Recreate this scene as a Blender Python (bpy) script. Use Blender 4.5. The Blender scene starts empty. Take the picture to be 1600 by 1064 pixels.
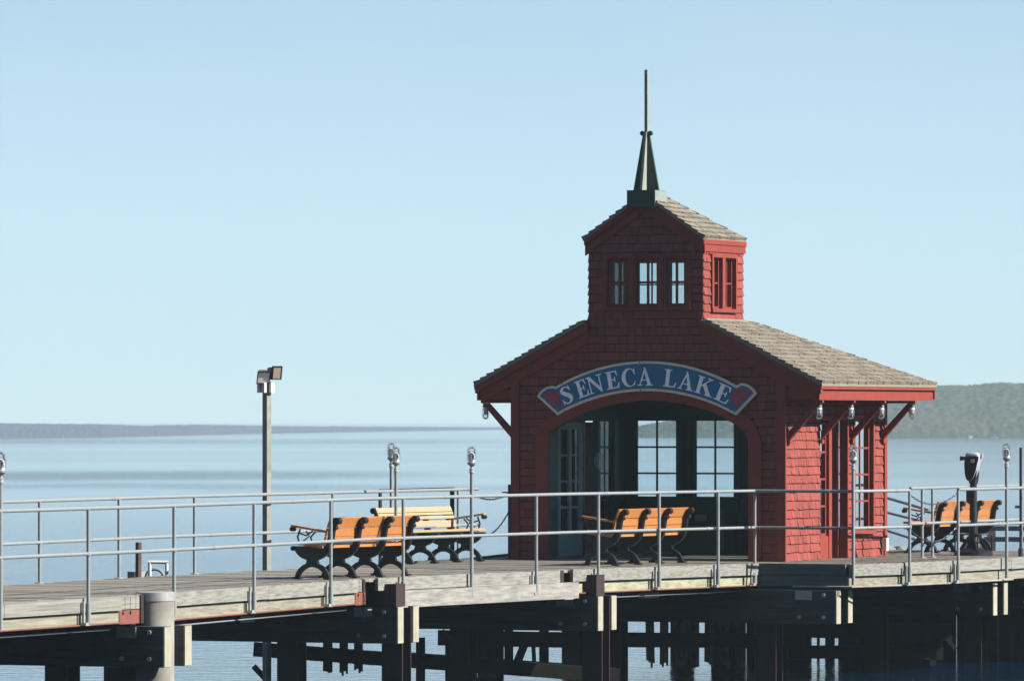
import bpy, math, random
from mathutils import Vector, Matrix
random.seed(7)
R = math.radians
sc = bpy.context.scene

# ------------------------------------------------------------------ camera
EYE = 3.884            # eye height above the water
DECK = 1.75            # deck height above the water
FPX, HOR = 10000.0, 652.0
cam_d = bpy.data.cameras.new('camera')
cam = bpy.data.objects.new('camera', cam_d)
sc.collection.objects.link(cam)
cam.location = (0, 0, EYE)
cam.rotation_euler = (R(90), 0, 0)
cam_d.sensor_width = 36
cam_d.lens = 36 * FPX / 1600
cam_d.shift_y = (HOR - 532) / 1600
cam_d.clip_start = 1
cam_d.clip_end = 40000
cam_d.dof.use_dof = True
cam_d.dof.focus_distance = 92
cam_d.dof.aperture_fstop = 11
sc.camera = cam

# ------------------------------------------------------------------ world, sun, exposure
SUN_EL, SUN_AZ = R(35), R(-14)      # azimuth from +X towards +Y
w = bpy.data.worlds.new('World'); sc.world = w
w.use_nodes = True
nt = w.node_tree; nt.nodes.clear()
out = nt.nodes.new('ShaderNodeOutputWorld'); bg = nt.nodes.new('ShaderNodeBackground')
sky = nt.nodes.new('ShaderNodeTexSky'); sky.sky_type = 'NISHITA'; sky.sun_disc = False
sky.sun_elevation = SUN_EL; sky.sun_rotation = R(90) - SUN_AZ
sky.altitude = 100; sky.air_density = 1.15; sky.dust_density = 0.0; sky.ozone_density = 3.0
tc = nt.nodes.new('ShaderNodeTexCoord')
sm = nt.nodes.new('ShaderNodeVectorMath'); sm.operation = 'MULTIPLY_ADD'
sm.inputs[1].default_value = (1, 1, 1.2); sm.inputs[2].default_value = (0, 0, 0.05)
nm = nt.nodes.new('ShaderNodeVectorMath'); nm.operation = 'NORMALIZE'
nt.links.new(tc.outputs['Generated'], sm.inputs[0]); nt.links.new(sm.outputs[0], nm.inputs[0])
nt.links.new(nm.outputs[0], sky.inputs['Vector'])
# faint high cirrus in the sky
cm = nt.nodes.new('ShaderNodeMapping'); cm.inputs['Scale'].default_value = (9, 9, 34); cm.inputs['Rotation'].default_value = (0, R(4), 0)
cn = nt.nodes.new('ShaderNodeTexNoise'); cn.inputs['Scale'].default_value = 1; cn.inputs['Detail'].default_value = 5; cn.inputs['Distortion'].default_value = .6
cr_ = nt.nodes.new('ShaderNodeMapRange')
for i_, q_ in enumerate((.42, .72, 0, .16)): cr_.inputs[1 + i_].default_value = q_
tn_ = nt.nodes.new('ShaderNodeMix'); tn_.data_type = 'RGBA'; tn_.blend_type = 'MULTIPLY'; tn_.inputs[0].default_value = 1
tn_.inputs[7].default_value = (.885, .94, 1.0, 1)
cx_ = nt.nodes.new('ShaderNodeMix'); cx_.data_type = 'RGBA'; cx_.inputs[7].default_value = (5.9, 6.3, 6.6, 1)
nt.links.new(tc.outputs['Generated'], cm.inputs[0]); nt.links.new(cm.outputs[0], cn.inputs['Vector']); nt.links.new(cn.outputs[0], cr_.inputs[0])
nt.links.new(cr_.outputs[0], cx_.inputs[0]); nt.links.new(sky.outputs[0], cx_.inputs[6]); nt.links.new(cx_.outputs[2], tn_.inputs[6]); nt.links.new(tn_.outputs[2], bg.inputs[0]); nt.links.new(bg.outputs[0], out.inputs[0])
bg.inputs[1].default_value = 0.056
sun_d = bpy.data.lights.new('sun', 'SUN'); sun_d.energy = 5.0; sun_d.angle = R(0.5); sun_d.color = (1, .93, .82)
sun = bpy.data.objects.new('sun', sun_d); sc.collection.objects.link(sun)
sdir = Vector((math.cos(SUN_EL) * math.cos(SUN_AZ), math.cos(SUN_EL) * math.sin(SUN_AZ), math.sin(SUN_EL)))
sun.location = (60, 40, 60)
sun.rotation_euler = sdir.to_track_quat('Z', 'Y').to_euler()
sc.view_settings.view_transform = 'Standard'; sc.view_settings.look = 'None'
sc.view_settings.exposure = 1.25; sc.view_settings.gamma = 1
sc.cycles.use_denoising = True
sc.cycles.max_bounces = 8; sc.cycles.transparent_max_bounces = 16
sc.cycles.caustics_reflective = False; sc.cycles.caustics_refractive = False

# ------------------------------------------------------------------ materials
KA = .69       # overall reflectance level of the outdoor paints and woods
KEEP = {'sign blue', 'sign white', 'sign cream border', 'sign red', 'dark green paint', 'grey teal door paint', 'frosted bulb glass'}
def mat(name, col, rough=.6, metal=0., vary=.0, noise=None, grain=None, alt=None, bump=0., spec=None, island=None):
    if name not in KEEP:
        col = tuple(c * KA for c in col); alt = tuple(c * KA for c in alt) if alt else None
        island = [tuple(c * KA for c in q) for q in island] if island else None
    m = bpy.data.materials.new(name); m.use_nodes = True
    n = m.node_tree; p = n.nodes['Principled BSDF']
    p.inputs['Roughness'].default_value = rough; p.inputs['Metallic'].default_value = metal
    if spec is not None: p.inputs['Specular IOR Level'].default_value = spec
    p.inputs['Base Color'].default_value = (*col, 1)
    last = None
    def rgb(c):
        x = n.nodes.new('ShaderNodeRGB'); x.outputs[0].default_value = (*c, 1); return x.outputs[0]
    last = rgb(col)
    def mix(fac, a, b, mode='MIX'):
        x = n.nodes.new('ShaderNodeMix'); x.data_type = 'RGBA'; x.blend_type = mode
        if hasattr(fac, 'is_output'): n.links.new(fac, x.inputs[0])
        else: x.inputs[0].default_value = fac
        n.links.new(a, x.inputs[6]); n.links.new(b, x.inputs[7]); return x.outputs[2]
    def maprange(v, a, b, c, d):
        x = n.nodes.new('ShaderNodeMapRange'); n.links.new(v, x.inputs[0])
        for i, q in enumerate((a, b, c, d)): x.inputs[1 + i].default_value = q
        return x.outputs[0]
    geo = n.nodes.new('ShaderNodeNewGeometry')
    if island:                          # list of colours picked per loose piece
        cr = n.nodes.new('ShaderNodeValToRGB'); cr.color_ramp.interpolation = 'LINEAR'
        els = cr.color_ramp.elements
        while len(els) < len(island): els.new(.5)
        for i, c in enumerate(island):
            els[i].position = i / (len(island) - 1); els[i].color = (*c, 1)
        n.links.new(geo.outputs['Random Per Island'], cr.inputs[0]); last = cr.outputs[0]
    tcn = n.nodes.new('ShaderNodeTexCoord')
    if vary:
        v = maprange(geo.outputs['Random Per Island'], 0, 1, 1 - vary, 1 + vary)
        x = n.nodes.new('ShaderNodeVectorMath'); x.operation = 'SCALE'
        n.links.new(last, x.inputs[0]); n.links.new(v, x.inputs[3]); last = x.outputs[0]
    hts = None
    if noise:                           # (scale, strength)
        t = n.nodes.new('ShaderNodeTexNoise'); t.inputs['Scale'].default_value = noise[0]; t.inputs['Detail'].default_value = 6
        t.inputs['Roughness'].default_value = .65
        n.links.new(tcn.outputs['Object'], t.inputs['Vector'])
        f = maprange(t.outputs[0], .35, .68, 0, noise[1])
        last = mix(f, last, rgb(alt if alt else tuple(c * .45 for c in col))); hts = t.outputs[0]
    if grain:                           # (angle, across, strength): wood fibres along a direction in plan
        mp = n.nodes.new('ShaderNodeMapping'); mp.vector_type = 'POINT'
        rot = n.nodes.new('ShaderNodeVectorRotate'); rot.rotation_type = 'Z_AXIS'; rot.inputs['Angle'].default_value = -grain[0]
        n.links.new(tcn.outputs['Object'], rot.inputs['Vector'])
        n.links.new(rot.outputs[0], mp.inputs['Vector']); mp.inputs['Scale'].default_value = (.8, grain[1], grain[1])
        t = n.nodes.new('ShaderNodeTexNoise'); t.inputs['Scale'].default_value = 1; t.inputs['Detail'].default_value = 8
        t.inputs['Roughness'].default_value = .7
        n.links.new(mp.outputs[0], t.inputs['Vector'])
        f = maprange(t.outputs[0], .42, .66, 0, grain[2])
        last = mix(f, last, rgb(tuple(c * .42 for c in col))); hts = t.outputs[0]
    n.links.new(last, p.inputs['Base Color'])
    if bump and hts is not None:
        b = n.nodes.new('ShaderNodeBump'); b.inputs['Strength'].default_value = bump; b.inputs['Distance'].default_value = .01
        n.links.new(hts, b.inputs['Height']); n.links.new(b.outputs[0], p.inputs['Normal'])
    return m

TH = R(-23)                             # the pavilion's front runs along this direction
PA = R(67)                              # the pier runs along this one
red = (.32, .078, .064)
M = {}
M['shingle_red'] = mat('red shingle paint', red, .75, spec=.16, vary=.15, noise=(2.2, .38), bump=.2)
M['trim_red'] = mat('red trim paint', (.31, .060, .046), .65, noise=(5, .25), spec=.15)
M['door_red'] = mat('dark red door paint', (.22, .02, .018), .5, noise=(4, .3))
M['pale_grey'] = mat('pale grey inside paint', (.55, .58, .58), .7, noise=(3, .3))
M['felt'] = mat('dark sheathing', (.045, .018, .015), .9, spec=0.)
M['shake'] = mat('weathered cedar shake', (.3, .27, .22), .85, noise=(9, .35), bump=.3,
                 island=[(.31, .27, .205), (.26, .232, .19), (.345, .30, .23), (.285, .248, .19), (.19, .172, .145), (.33, .29, .225)])
M['green'] = mat('dark green paint', (.020, .075, .066), .5, noise=(3, .3))
M['spire_shade'] = mat('shaded spire green paint', (.055, .10, .09), .5, noise=(6, .3), spec=.25)  # spire paint darkened to carry the shade of its front faces
M['spire_lit'] = mat('sunlit spire paint', (.33, .37, .31), .6, noise=(6, .3))  # same spire, sunlight on fins and pole put into a paler colour
M['copper'] = mat('weathered metal flashing', (.34, .40, .36), .5, .2, noise=(10, .3))
M['teal'] = mat('grey teal door paint', (.32, .48, .54), .5)
M['steel'] = mat('galvanised pipe', (.33, .37, .385), .5, .15, noise=(14, .5), alt=(.22, .25, .27))
M['dark_steel'] = mat('dark steel pipe', (.06, .075, .10), .4, .4)
M['bracket'] = mat('galvanised bracket', (.62, .64, .64), .4, .4, noise=(20, .5))
M['rim'] = mat('weathered rim board', (.335, .34, .31), .85, grain=(PA, 36, .95), noise=(2.2, .35), alt=(.25, .25, .21), vary=.12, bump=.4)
M['rim_green'] = mat('greenish treated board', (.46, .47, .33), .85, grain=(PA, 24, .9), noise=(1.5, .5), alt=(.30, .35, .20), vary=.12, bump=.3)
M['grey_board'] = mat('silver grey old board', (.44, .43, .40), .9, grain=(PA, 18, .95), noise=(3, .6), alt=(.24, .23, .22), bump=.3)
M['deck'] = mat('weathered deck plank', (.34, .31, .26), .85, vary=.25, grain=(TH, 16, .6), noise=(1.2, .35), bump=.3)
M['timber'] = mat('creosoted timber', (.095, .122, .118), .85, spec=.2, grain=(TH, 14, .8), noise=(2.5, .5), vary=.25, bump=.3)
M['timber_end'] = mat('pale sawn timber end', (.46, .43, .34), .9, noise=(5, .6), alt=(.25, .25, .2))
M['shade_board'] = mat('shade toned rim timber', (.17, .20, .21), .85, spec=.2, grain=(TH, 20, .8), noise=(2, .4), bump=.3)  # shade on the platform's front rim put into a darker, bluer board colour
M['rim_low'] = mat('brownish lower rim board', (.37, .35, .28), .85, grain=(PA, 30, .95), noise=(1.8, .5), alt=(.22, .21, .15), vary=.12, bump=.4)
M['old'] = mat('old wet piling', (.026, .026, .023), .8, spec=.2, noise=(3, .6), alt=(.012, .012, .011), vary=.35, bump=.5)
M['old_skylit'] = mat('sky lit old plank', (.42, .43, .41), .85, spec=.2, noise=(4, .7), alt=(.15, .15, .14), vary=.35)  # old planks made paler, sky light on them put into the colour
M['rust'] = mat('rusty painted steel', (.27, .085, .055), .75, noise=(12, .6), alt=(.12, .04, .03))
M['rust_dark'] = mat('dark rusty pile steel', (.036, .014, .014), .7, noise=(6, .5))
M['concrete'] = mat('stained concrete', (.38, .37, .33), .85, noise=(3, .8), alt=(.19, .18, .155), bump=.2)
M['iron'] = mat('black cast iron', (.010, .010, .012), .5, noise=(30, .3), spec=.35)
M['slat'] = mat('varnished orange slat', (.62, .25, .070), .42, vary=.16, grain=(R(62), 26, .40))
M['slat_dull'] = mat('worn amber slat', (.60, .24, .075), .45, vary=.12, grain=(R(62), 22, .35))
M['slat_pale'] = mat('pale cream slat', (.49, .36, .22), .5, vary=.10, grain=(R(62), 22, .18))
M['engrave'] = mat('engraved lettering', (.42, .30, .17), .7)
M['blue'] = mat('sign blue', (.004, .14, .29), .5, noise=(8, .25))
M['letter'] = mat('sign white', (.92, .93, .95), .5)
M['cream'] = mat('sign cream border', (.74, .68, .50), .5, noise=(10, .25))
M['white'] = mat('white paint', (.80, .81, .80), .5)
M['sign_red'] = mat('sign red', (.40, .022, .03), .5)
M['chrome'] = mat('lavender grey enamel', (.58, .62, .78), .3, .2)
M['lens'] = mat('brown floodlight glass', (.24, .19, .165), .15)
M['grey_wood'] = mat('grey squared timber', (.33, .335, .315), .85, noise=(6, .6), bump=.2)
M['brown_wood'] = mat('brown piling wood', (.13, .085, .065), .8, noise=(5, .6), bump=.3)
M['rock'] = mat('grey rubble stone', (.24, .23, .21), .9, vary=.35, noise=(4, .5), bump=.5)
M['bulb'] = mat('frosted bulb glass', (.80, .80, .78), .25)
M['flood'] = mat('brown floodlight housing', (.17, .13, .10), .5, .2, noise=(20, .4))

def glass_mat(name, gloss=.75, tint=(.9, .95, .97)):
    m = bpy.data.materials.new(name); m.use_nodes = True
    n = m.node_tree; n.nodes.clear()
    o = n.nodes.new('ShaderNodeOutputMaterial'); tr = n.nodes.new('ShaderNodeBsdfTransparent'); gl = n.nodes.new('ShaderNodeBsdfGlossy')
    tr.inputs[0].default_value = (*tint, 1); gl.inputs['Roughness'].default_value = .03
    mx = n.nodes.new('ShaderNodeMixShader'); fr = n.nodes.new('ShaderNodeFresnel'); fr.inputs[0].default_value = 1.5
    ml = n.nodes.new('ShaderNodeMath'); ml.operation = 'MULTIPLY'; ml.inputs[1].default_value = gloss
    n.links.new(fr.outputs[0], ml.inputs[0]); n.links.new(ml.outputs[0], mx.inputs[0])
    n.links.new(tr.outputs[0], mx.inputs[1]); n.links.new(gl.outputs[0], mx.inputs[2]); n.links.new(mx.outputs[0], o.inputs[0])
    return m
M['glass'] = glass_mat('window glass', 1.4)
M['globe'] = glass_mat('clear lamp glass', 1.1, (.93, .95, .96))

# ------------------------------------------------------------------ helpers
class MB:
    """collects polygons and links them as one mesh object"""
    def __init__(s): s.v = []; s.f = []; s.smooth = []
    def add(s, vs, fs, smooth=False):
        b = len(s.v); s.v += [Vector(p) for p in vs]
        s.f += [tuple(b + i for i in f) for f in fs]; s.smooth += [smooth] * len(fs)
    def hexa(s, p):     # 8 points: bottom ring then top ring
        s.add(p, [(3, 2, 1, 0), (4, 5, 6, 7), (0, 1, 5, 4), (1, 2, 6, 5), (2, 3, 7, 6), (3, 0, 4, 7)])
    def box(s, a, b, fr=None):
        (x0, y0, z0), (x1, y1, z1) = a, b
        p = [(x0, y0, z0), (x1, y0, z0), (x1, y1, z0), (x0, y1, z0), (x0, y0, z1), (x1, y0, z1), (x1, y1, z1), (x0, y1, z1)]
        if fr: p = [fr(*q) for q in p]
        s.hexa(p)
    def obox(s, o, ex, ey, ez):
        o, ex, ey, ez = map(Vector, (o, ex, ey, ez))
        s.hexa([o, o + ex, o + ex + ey, o + ey, o + ez, o + ex + ez, o + ex + ey + ez, o + ey + ez])
    def prism(s, poly, off, smooth=False):
        off = Vector(off); n = len(poly); a = [Vector(p) for p in poly]
        fs = [tuple(range(n - 1, -1, -1)), tuple(range(n, 2 * n))]
        fs += [(i, (i + 1) % n, n + (i + 1) % n, n + i) for i in range(n)]
        s.add(a + [p + off for p in a], fs)
    def strip(s, A, B, off):            # solid band between two polylines
        off = Vector(off)
        for i in range(len(A) - 1):
            a, b, c, d = map(Vector, (A[i], A[i + 1], B[i + 1], B[i]))
            s.hexa([a, b, c, d, a + off, b + off, c + off, d + off])
    def tube(s, path, r, n=10, cap=True):
        P = [Vector(p) for p in path]; k = len(P); vs = []; fs = []
        rr = r if isinstance(r, (list, tuple)) else [r] * k
        prev = None
        for i, p in enumerate(P):
            if i == 0: d = P[1] - P[0]
            elif i == k - 1: d = P[-1] - P[-2]
            else: d = (P[i + 1] - p).normalized() + (p - P[i - 1]).normalized()
            d = d.normalized() if d.length > 1e-9 else Vector((0, 0, 1))
            if prev is None:
                up = Vector((0, 0, 1)) if abs(d.z) < .9 else Vector((1, 0, 0))
                a = d.cross(up).normalized()
            else:
                a = (prev - d * prev.dot(d)).normalized()
            prev = a; b = d.cross(a)
            for j in range(n):
                t = 2 * math.pi * j / n
                vs.append(p + (a * math.cos(t) + b * math.sin(t)) * rr[i])
        for i in range(k - 1):
            for j in range(n):
                fs.append((i * n + j, i * n + (j + 1) % n, (i + 1) * n + (j + 1) % n, (i + 1) * n + j))
        s.add(vs, fs, True)
        if cap:
            s.add(vs[:n], [tuple(range(n - 1, -1, -1))]); s.add(vs[-n:], [tuple(range(n))])
    def lathe(s, prof, c=(0, 0, 0), n=20, flip=False):
        c = Vector(c); vs = []; fs = []; k = len(prof)
        for r, z in prof:
            for j in range(n):
                t = 2 * math.pi * j / n
                vs.append(c + Vector((r * math.cos(t), r * math.sin(t), -z if flip else z)))
        for i in range(k - 1):
            for j in range(n): fs.append((i * n + j, i * n + (j + 1) % n, (i + 1) * n + (j + 1) % n, (i + 1) * n + j))
        s.add(vs, fs, True)
        s.add(vs[:n], [tuple(range(n - 1, -1, -1))]); s.add(vs[-n:], [tuple(range(n))])
    def blob(s, c, r, seed, sq=(1, 1, 1), sm=False):
        rnd = random.Random(seed); t = (1 + 5 ** .5) / 2
        vs = [(-1, t, 0), (1, t, 0), (-1, -t, 0), (1, -t, 0), (0, -1, t), (0, 1, t), (0, -1, -t), (0, 1, -t), (t, 0, -1), (t, 0, 1), (-t, 0, -1), (-t, 0, 1)]
        fs = [(0, 11, 5), (0, 5, 1), (0, 1, 7), (0, 7, 10), (0, 10, 11), (1, 5, 9), (5, 11, 4), (11, 10, 2), (10, 7, 6), (7, 1, 8), (3, 9, 4), (3, 4, 2), (3, 2, 6), (3, 6, 8), (3, 8, 9), (4, 9, 5), (2, 4, 11), (6, 2, 10), (8, 6, 7), (9, 8, 1)]
        q = []
        for p in vs:
            k = r / 1.9 * rnd.uniform(.7, 1.25)
            q.append(Vector(c) + Vector((p[0] * k * sq[0], p[1] * k * sq[1], p[2] * k * sq[2])))
        s.add(q, fs, sm)
    def build(s, name, m, parent=None, local=False):
        off = Vector((0, 0, 0))
        if parent is not None and not local:
            q = parent
            while q is not None: off += q.location; q = q.parent
        me = bpy.data.meshes.new(name)
        me.from_pydata([tuple(p - off) for p in s.v], [], s.f); me.validate(); me.update()
        me.polygons.foreach_set('use_smooth', (s.smooth + [False] * len(me.polygons))[:len(me.polygons)])
        if any(s.smooth) and len(s.f) < 50000: me.set_sharp_from_angle(angle=R(40))
        ms = m if isinstance(m, (list, tuple)) else [m]
        for x in ms: me.materials.append(M[x] if isinstance(x, str) else x)
        o = bpy.data.objects.new(name, me); sc.collection.objects.link(o)
        if parent is not None: o.parent = parent
        return o

def tag(o, label=None, cat=None, group=None, kind=None):
    if label: o['label'] = label
    if cat: o['category'] = cat
    if group: o['group'] = group
    if kind: o['kind'] = kind
    return o
def thing(name, loc, label, cat, rz=0, group=None):
    o = bpy.data.objects.new(name, None); sc.collection.objects.link(o)
    o.location = loc; o.rotation_euler = (0, 0, rz); o.empty_display_size = .2
    return tag(o, label, cat, group)
def dup(root, loc, rot=None, label=None, group=None):
    r = root.copy(); sc.collection.objects.link(r); r.location = loc
    if rot is not None: r.rotation_euler = rot
    if label: r['label'] = label
    if group: r['group'] = group
    for ch in list(root.children):
        c = ch.copy(); sc.collection.objects.link(c); c.parent = r
        for g in list(ch.children):
            d = g.copy(); sc.collection.objects.link(d); d.parent = c
    return r

CU, SU = math.cos(TH), math.sin(TH)
CORN = Vector((4.04, 94.8, DECK))       # front right corner of the pavilion
def UV(u, v, z=0.):                     # pavilion axes -> world
    return Vector((CORN.x + CU * u - SU * v, CORN.y + SU * u + CU * v, DECK + z))
def fu(px, v=0.):                       # u on a plane of constant v seen at column px
    p = (px - 800) / FPX; X0 = CORN.x - SU * v; Y0 = CORN.y + CU * v
    return (Y0 * p - X0) / (CU - SU * p)
def fv(px, u=0.):
    p = (px - 800) / FPX; X0 = CORN.x + CU * u; Y0 = CORN.y + SU * u
    return (Y0 * p - X0) / (-SU - CU * p)
def fz(py, u, v):
    return EYE + (HOR - py) / FPX * (CORN.y + SU * u + CU * v) - DECK
def at(px, py, Y): return Vector(((px - 800) / FPX * Y, Y, EYE + (HOR - py) / FPX * Y))
def ground_Y(py, z=DECK): return FPX * (EYE - z) / (py - HOR)

# ------------------------------------------------------------------ water
def make_water():
    mb = MB(); L = 4150
    ys = [-240, 40, 70, 100, 130, 180, 260, 400, 700, 1200, 2500, L]
    for a, b in zip(ys[:-1], ys[1:]):
        mb.add([(-4900, a, 0), (4900, a, 0), (4900, b, 0), (-4900, b, 0)], [(0, 1, 2, 3)])
    m = bpy.data.materials.new('lake water'); m.use_nodes = True
    n = m.node_tree; p = n.nodes['Principled BSDF']
    p.inputs['Base Color'].default_value = (.001, .013, .032, 1)
    p.inputs['Roughness'].default_value = .06; p.inputs['IOR'].default_value = 1.33
    g = n.nodes.new('ShaderNodeNewGeometry')
    def nz(scale, detail, src=None, rough=.55):
        mp = n.nodes.new('ShaderNodeMapping'); mp.inputs['Scale'].default_value = scale
        n.links.new(g.outputs['Position'], mp.inputs['Vector'])
        t = n.nodes.new('ShaderNodeTexNoise'); t.inputs['Scale'].default_value = 1; t.inputs['Detail'].default_value = detail
        t.inputs['Roughness'].default_value = rough
        n.links.new(mp.outputs[0], t.inputs['Vector']); return t.outputs[0]
    def mth(op, a, b):
        x = n.nodes.new('ShaderNodeMath'); x.operation = op
        for i, q in enumerate((a, b)):
            if hasattr(q, 'is_output'): n.links.new(q, x.inputs[i])
            else: x.inputs[i].default_value = q
        return x.outputs[0]
    ripple = nz((1.5, 2.6, 1), 3); small = nz((5, 8, 1), 2)
    h = mth('ADD', mth('MULTIPLY', ripple, 1.0), mth('MULTIPLY', small, .25))
    patch = nz((.0035, .011, 1), 3, rough=.6)       # cat's-paws of wind across calm water
    sx = n.nodes.new('ShaderNodeSeparateXYZ'); n.links.new(g.outputs['Position'], sx.inputs[0])
    wob = mth('MULTIPLY', mth('SUBTRACT', nz((.05, .004, 1), 2), .5), 60.0)
    def streak(Y0, wid, slope, x0, x1, amp):        # a long narrow breath of wind
        dd = mth('DIVIDE', mth('SUBTRACT', mth('ADD', mth('ADD', sx.outputs[1], wob), mth('MULTIPLY', sx.outputs[0], slope)), Y0), wid)
        e = mth('POWER', 2.718, mth('MULTIPLY', mth('MULTIPLY', dd, dd), -1.0))
        r_ = n.nodes.new('ShaderNodeMapRange'); r_.interpolation_type = 'SMOOTHSTEP'; n.links.new(sx.outputs[0], r_.inputs[0])
        for i, q in enumerate((x0, x1, amp, 0)): r_.inputs[1 + i].default_value = q
        return mth('MULTIPLY', e, r_.outputs[0])
    mr = n.nodes.new('ShaderNodeMapRange'); n.links.new(patch, mr.inputs[0])
    for i, q in enumerate((.42, .74, .08, .20)): mr.inputs[1 + i].default_value = q
    tot = mth('ADD', mr.outputs[0], mth('ADD', streak(432, 26, -.3, -26, -2, 2.2), streak(352, 14, .2, -20, 14, .5)))
    nr = n.nodes.new('ShaderNodeMapRange'); nr.interpolation_type = 'SMOOTHSTEP'; n.links.new(sx.outputs[1], nr.inputs[0])
    for i, q in enumerate((130, 330, .30, 0)): nr.inputs[1 + i].default_value = q
    tot = mth('ADD', tot, nr.outputs[0])
    tot = mth('ADD', tot, streak(1030, 90, 0, -20, 10, .5))
    b = n.nodes.new('ShaderNodeBump'); b.inputs['Distance'].default_value = .16
    n.links.new(h, b.inputs['Height']); n.links.new(tot, b.inputs['Strength'])
    n.links.new(b.outputs[0], p.inputs['Normal'])
    o = mb.build('water', m); tag(o, kind='structure'); return o
make_water()

# ------------------------------------------------------------------ far hills with their woods
from mathutils import noise as _nz
def lerp_list(P, x):
    for (a, ya), (b, yb) in zip(P[:-1], P[1:]):
        if a <= x <= b: return ya + (yb - ya) * (x - a) / (b - a)
    return P[0][1] if x < P[0][0] else P[-1][1]
def hill(name, prof, shore, depth, cols, N, S, crown, wood_label):
    """ridge (column, row) and shore (column, row) seen from the camera give the land its real place on the lake"""
    pa, pb = prof[0][0], prof[-1][0]
    def surf(px, s):
        d0 = FPX * EYE / (lerp_list(shore, px) - HOR); Y = d0 + depth * s
        zr = max(.3, EYE + (HOR - lerp_list(prof, px)) / FPX * (d0 + depth))
        q = max(0, min(s, 1)); z = -.4 + (zr + .4 - crown * .8) * math.sin(q * math.pi / 2) ** .9
        if s > 1: z -= (s - 1) * zr * 1.2
        return Vector(((px - 800) / FPX * Y, Y, z))
    mb = MB(); n, k = 100, 12
    mb.add([surf(pa + (pb - pa) * i / n, -.02 + 1.5 * j / k) for i in range(n + 1) for j in range(k + 1)],
           [(i * (k + 1) + j, (i + 1) * (k + 1) + j, (i + 1) * (k + 1) + j + 1, i * (k + 1) + j + 1) for i in range(n) for j in range(k)], True)
    tag(mb.build(name, mat(name + ' ground', (.09, .09, .06), .95, spec=0., noise=(.05, .6))), kind='structure')
    wd = MB(); vs = []
    for i in range(N + 1):
        for j in range(S + 1):
            s = 1.12 * (j / S) ** .85; p = surf(pa + (pb - pa) * i / N, s)
            f = .55 * _nz.noise(Vector((p.x / (crown * 1.5), p.y / (crown * 9), 0))) + .45 * _nz.noise(Vector((p.x / (crown * .6), p.y / (crown * 4), 5))) + .5 * _nz.noise(Vector((p.x / (crown * 7), p.y / (crown * 30), 9)))
            p.z += crown * (.55 + .75 * f) * (min(1, s * 14 + .25)); vs.append(p)
    wd.add(vs, [(i * (S + 1) + j, (i + 1) * (S + 1) + j, (i + 1) * (S + 1) + j + 1, i * (S + 1) + j + 1) for i in range(N) for j in range(S)], True)
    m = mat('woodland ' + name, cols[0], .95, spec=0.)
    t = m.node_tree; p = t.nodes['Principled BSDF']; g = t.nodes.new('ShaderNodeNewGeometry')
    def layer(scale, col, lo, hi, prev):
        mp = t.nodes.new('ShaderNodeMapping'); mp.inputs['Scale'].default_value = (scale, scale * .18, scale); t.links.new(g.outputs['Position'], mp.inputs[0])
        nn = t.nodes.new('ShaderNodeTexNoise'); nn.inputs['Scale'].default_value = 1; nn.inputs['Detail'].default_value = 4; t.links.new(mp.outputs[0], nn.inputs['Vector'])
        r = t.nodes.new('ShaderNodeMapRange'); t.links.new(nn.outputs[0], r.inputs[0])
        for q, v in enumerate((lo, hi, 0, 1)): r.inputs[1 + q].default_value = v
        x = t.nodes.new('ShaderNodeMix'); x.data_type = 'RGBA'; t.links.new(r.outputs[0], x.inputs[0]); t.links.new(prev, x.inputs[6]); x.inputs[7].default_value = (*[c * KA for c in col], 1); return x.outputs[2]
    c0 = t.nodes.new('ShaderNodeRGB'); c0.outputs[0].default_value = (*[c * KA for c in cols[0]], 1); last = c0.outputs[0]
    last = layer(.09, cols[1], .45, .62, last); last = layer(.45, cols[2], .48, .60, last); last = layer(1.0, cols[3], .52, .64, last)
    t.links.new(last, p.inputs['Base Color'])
    tag(wd.build('woodland', m), wood_label, 'woodland', kind='stuff')
hill('east_hill', [(930, 684), (975, 672), (1010, 662), (1060, 655), (1150, 640), (1300, 620), (1400, 609), (1470, 602.5), (1505, 602), (1560, 598), (1600, 599), (1750, 590), (2000, 588), (2400, 596), (3000, 592), (3700, 604), (4300, 640)],
     [(900, 684), (4300, 684)], 260, [(.066, .088, .066), (.098, .104, .082), (.075, .108, .056), (.150, .135, .110)], 1100, 100, .95, 'hazy budding green and tan woodland covering the hill behind the pavilion')
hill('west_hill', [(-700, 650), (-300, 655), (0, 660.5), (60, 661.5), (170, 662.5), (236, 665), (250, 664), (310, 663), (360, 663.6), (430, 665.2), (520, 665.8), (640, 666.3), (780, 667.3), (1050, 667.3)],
     [(-700, 690), (0, 686), (160, 684), (240, 682), (320, 680), (400, 678), (600, 674.5), (780, 672), (1050, 671)], 240, [(.120, .155, .210), (.140, .165, .210), (.145, .155, .190), (.120, .150, .180)], 800, 40, .40, 'leafless woodland tinted blue grey as haze along the low far shore at left')  # distance haze is tinted into these woodland colours

def shed(px, wpx, h, label):
    Y = 1212; a = at(px, 684, Y); w_ = wpx / FPX * Y
    mb = MB(); x = a.x; hh = h
    mb.box((x - w_ / 2, Y, -.1), (x + w_ / 2, Y + .8, hh))
    t = thing('boathouse', (x, Y, 0), label, 'boathouse')
    mb.build('wall', 'white', t)
    r = MB(); r.prism([(x - w_ / 2 - .05, Y - .05, hh), (x + w_ / 2 + .05, Y - .05, hh), (x, Y - .05, hh + .22)], (0, .9, 0)); r.build('roof', 'concrete', t)
shed(1517, 6, .45, 'brightest small white boathouse on the far right shore')
shed(1501, 8, .18, 'low white shed left of the bright boathouse on the far shore')
shed(1554, 10, .2, 'long low white shed right of the bright boathouse on the far shore')

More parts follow.
